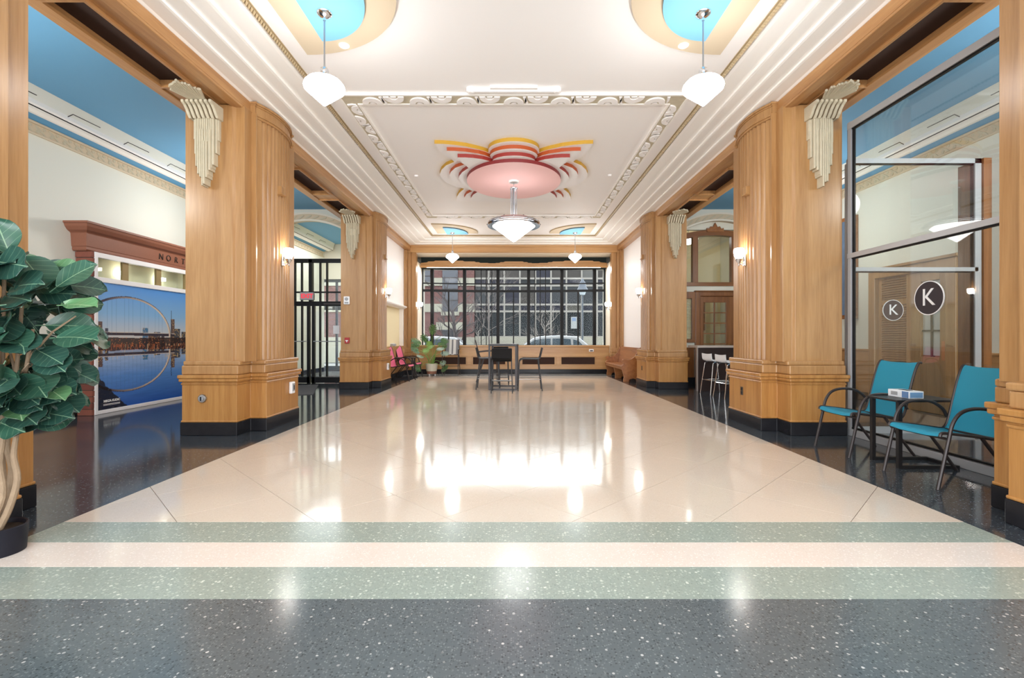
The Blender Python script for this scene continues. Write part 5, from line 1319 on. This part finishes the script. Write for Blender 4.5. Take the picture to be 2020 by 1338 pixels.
for z in rowz: MB().box(xa, sx_(cols[-1]), YS+.15, YS+.28, z-.06, z+.06).build('rail', MM, gk)
MB().box(sx_(1590), sx_(1650), YS+.10, YS+.2, sz_(872), sz_(752)).build('poster', plain('pale_poster', S(152, 154, 153), .6), gk)
MB().box(sx_(1600), sx_(1640), YS+.09, YS+.1, sz_(795), sz_(762)).build('poster_block', plain('blue_poster_block', S(108, 126, 154), .6), gk)
# cars
def car(x0, yc, label, L, H, suv):
    t = thing('parked_car', label, 'car', (x0, yc, -.42))
    g0 = -.42
    P_ = lambda q: [(x0+x*L/4.6, g0+z*H/1.62) for x, z in q]
    body = P_([(-2.25, .35), (-2.28, .62), (-2.2, .86), (-1.35, .98), (1.55, 1.02), (2.2, 1.0), (2.3, .8), (2.3, .4), (2.1, .3), (-2.1, .28)])
    MB().prism(body, 'y', yc-.88, yc+.88).build('body', M['carw'], t, bev=.06, seg=3)
    cab = P_([(-1.35, .97), (-.55, 1.5), (-.2, 1.58), (.6, 1.62), (1.5, 1.57), (2.0, 1.2), (2.15, 1.0)])
    MB().prism(cab, 'y', yc-.76, yc+.76).build('roof', M['carw'], t, bev=.07, seg=3)
    for y in (yc-.765, yc+.765):
        for q in ([(-1.1, 1.03), (-.5, 1.42), (-.15, 1.47), (.25, 1.49), (.25, 1.03)], [(.33, 1.03), (.33, 1.49), (.85, 1.49), (1.15, 1.46), (1.2, 1.03)], [(1.28, 1.05), (1.26, 1.45), (1.5, 1.4), (1.82, 1.1)]):
            MB().prism(P_(q), 'y', y-.012, y+.012).build('side_window', M['carg'], t)
    if suv:
        for y in (yc-.6, yc+.6): MB().tube([(a, y, z) for a, z in P_([(-.3, 1.58), (-.2, 1.66), (1.2, 1.67), (1.35, 1.6)])], .02, 6).build('roof_rail', M['frame'], t)
    for x in (-1.4, 1.4):
        for y in (yc-.80, yc+.80): MB().lathe([(.001, y-.1), (.30, y-.1), (.33, y-.07), (.33, y+.07), (.30, y+.1), (.001, y+.1)], (x0+x*L/4.6, 0, g0+.33), 20, 'y').build('wheel', M['dark'], t, smooth=True)
M['carw'] = plain('white_car_paint', S(176, 178, 182), .2, coat=.6); M['carg'] = plain('car_window_glass', S(70, 84, 96), .08)
car(1.35, 21.3, 'white car with roof rails parked outside right of the tall table', 4.4, 1.74, True)
car(-4.0, 21.6, 'white car parked outside behind the potted plant on the left', 4.4, 1.70, False)
# street lamp
sl = thing('street_lamp', 'grey street lamp with bell shaped head outside the right of the window', 'street lamp', (3.4, 24.0, -.3))
lx = (1149-VX)*24/F; zt = 1.2+(VY-574)*24/F
MB().lathe([(.14, -.3), (.14, .1), (.07, .5), (.05, .8), (.042, zt+.45), (.001, zt+.46)], (lx, 24.0, 0), 14).build('post', plain('grey_lamp_post', S(82, 88, 96), .5), sl, smooth=True)
MB().lathe([(.001, zt+.62), (.05, zt+.6), (.07, zt+.52), (.16, zt+.4), (.20, zt+.2), (.30, zt+.02), (.28, zt), (.001, zt+.05)], (lx, 24.0, 0), 20).build('lamp_head', plain('grey_lamp_head', S(88, 94, 104), .4), sl, smooth=True)
MB().lathe([(.001, zt-.25), (.12, zt-.2), (.2, zt-.02), (.2, zt+.05)], (lx, 24.0, 0), 16).build('globe', plain('lamp_globe', S(190, 200, 206), .2), sl, smooth=True)
# bare trees
def tree(x, y, zb, h, label, seed, lean=0, col=S(126, 112, 106), r0=.10, lv=4, first=.42):
    t = thing('bare_tree', label, 'tree', (x, y, zb)); rng = random.Random(seed)
    m = plain('bare_bark_%d' % seed, col, .85); tr = MB(); br = MB()
    P_ = smooth_pts([(x, y, zb), (x+lean*.25, y, zb+h*.2), (x+lean*.6, y, zb+h*.4), (x+lean, y, zb+h*.62)], 4)
    tr.tube(P_, [r0*(1-.5*i/(len(P_)-1)) for i in range(len(P_))], 8)
    def grow(p, d, L, r, k):
        q = p+d*L*.5+Vector((rng.uniform(-.06, .06), rng.uniform(-.06, .06), .03))*L; e = q+(d+Vector((rng.uniform(-.3, .3), rng.uniform(-.3, .3), rng.uniform(0, .2)))).normalized()*L*.5
        br.tube([p, q, e], [r, r*.8, r*.6], 5 if r > .012 else 3)
        if k <= 0: return
        for i in range(3):
            st_ = q if i == 0 else e
            nd = (d+Vector((rng.uniform(-.9, .9), rng.uniform(-.7, .7), rng.uniform(-.35, .75)))).normalized()
            grow(st_, nd, L*rng.uniform(.6, .85), r*.62, k-1)
    n = 9
    for i in range(n):
        f = first+(1-first)*i/(n-1); p = Vector(P_[min(len(P_)-1, int(f*(len(P_)-1)))])
        a = i*2.4+rng.uniform(-.4, .4); d = Vector((math.cos(a)*.8, math.sin(a)*.6, rng.uniform(.35, .8))).normalized()
        grow(p, d, h*rng.uniform(.13, .2), r0*.34, lv-1)
    tr.build('trunk', m, t, smooth=True); b = stuff(br.build('branches', m, t))
tree((903-VX)*23.6/F, 23.6, -.3, 4.6, 'bare street tree leaning left in front of the brick building', 3, -.25, S(82, 74, 74), .13)
tree((1073-VX)*24.6/F, 24.6, -.3, 3.4, 'pale bare tree with low spreading twigs before the glazed office', 8, .05, S(146, 137, 131), .07, 4, .25)
tree((943-VX)*24.8/F, 24.8, -.3, 3.0, 'slim pale sapling beside the corner of the brick building', 12, .02, S(140, 132, 125), .045, 3, .2)
tree((966-VX)*26.5/F, 26.5, -.3, 6.4, 'bare tree with high fine twigs between the two buildings', 15, -.1, S(108, 99, 95), .06, 4, .5)
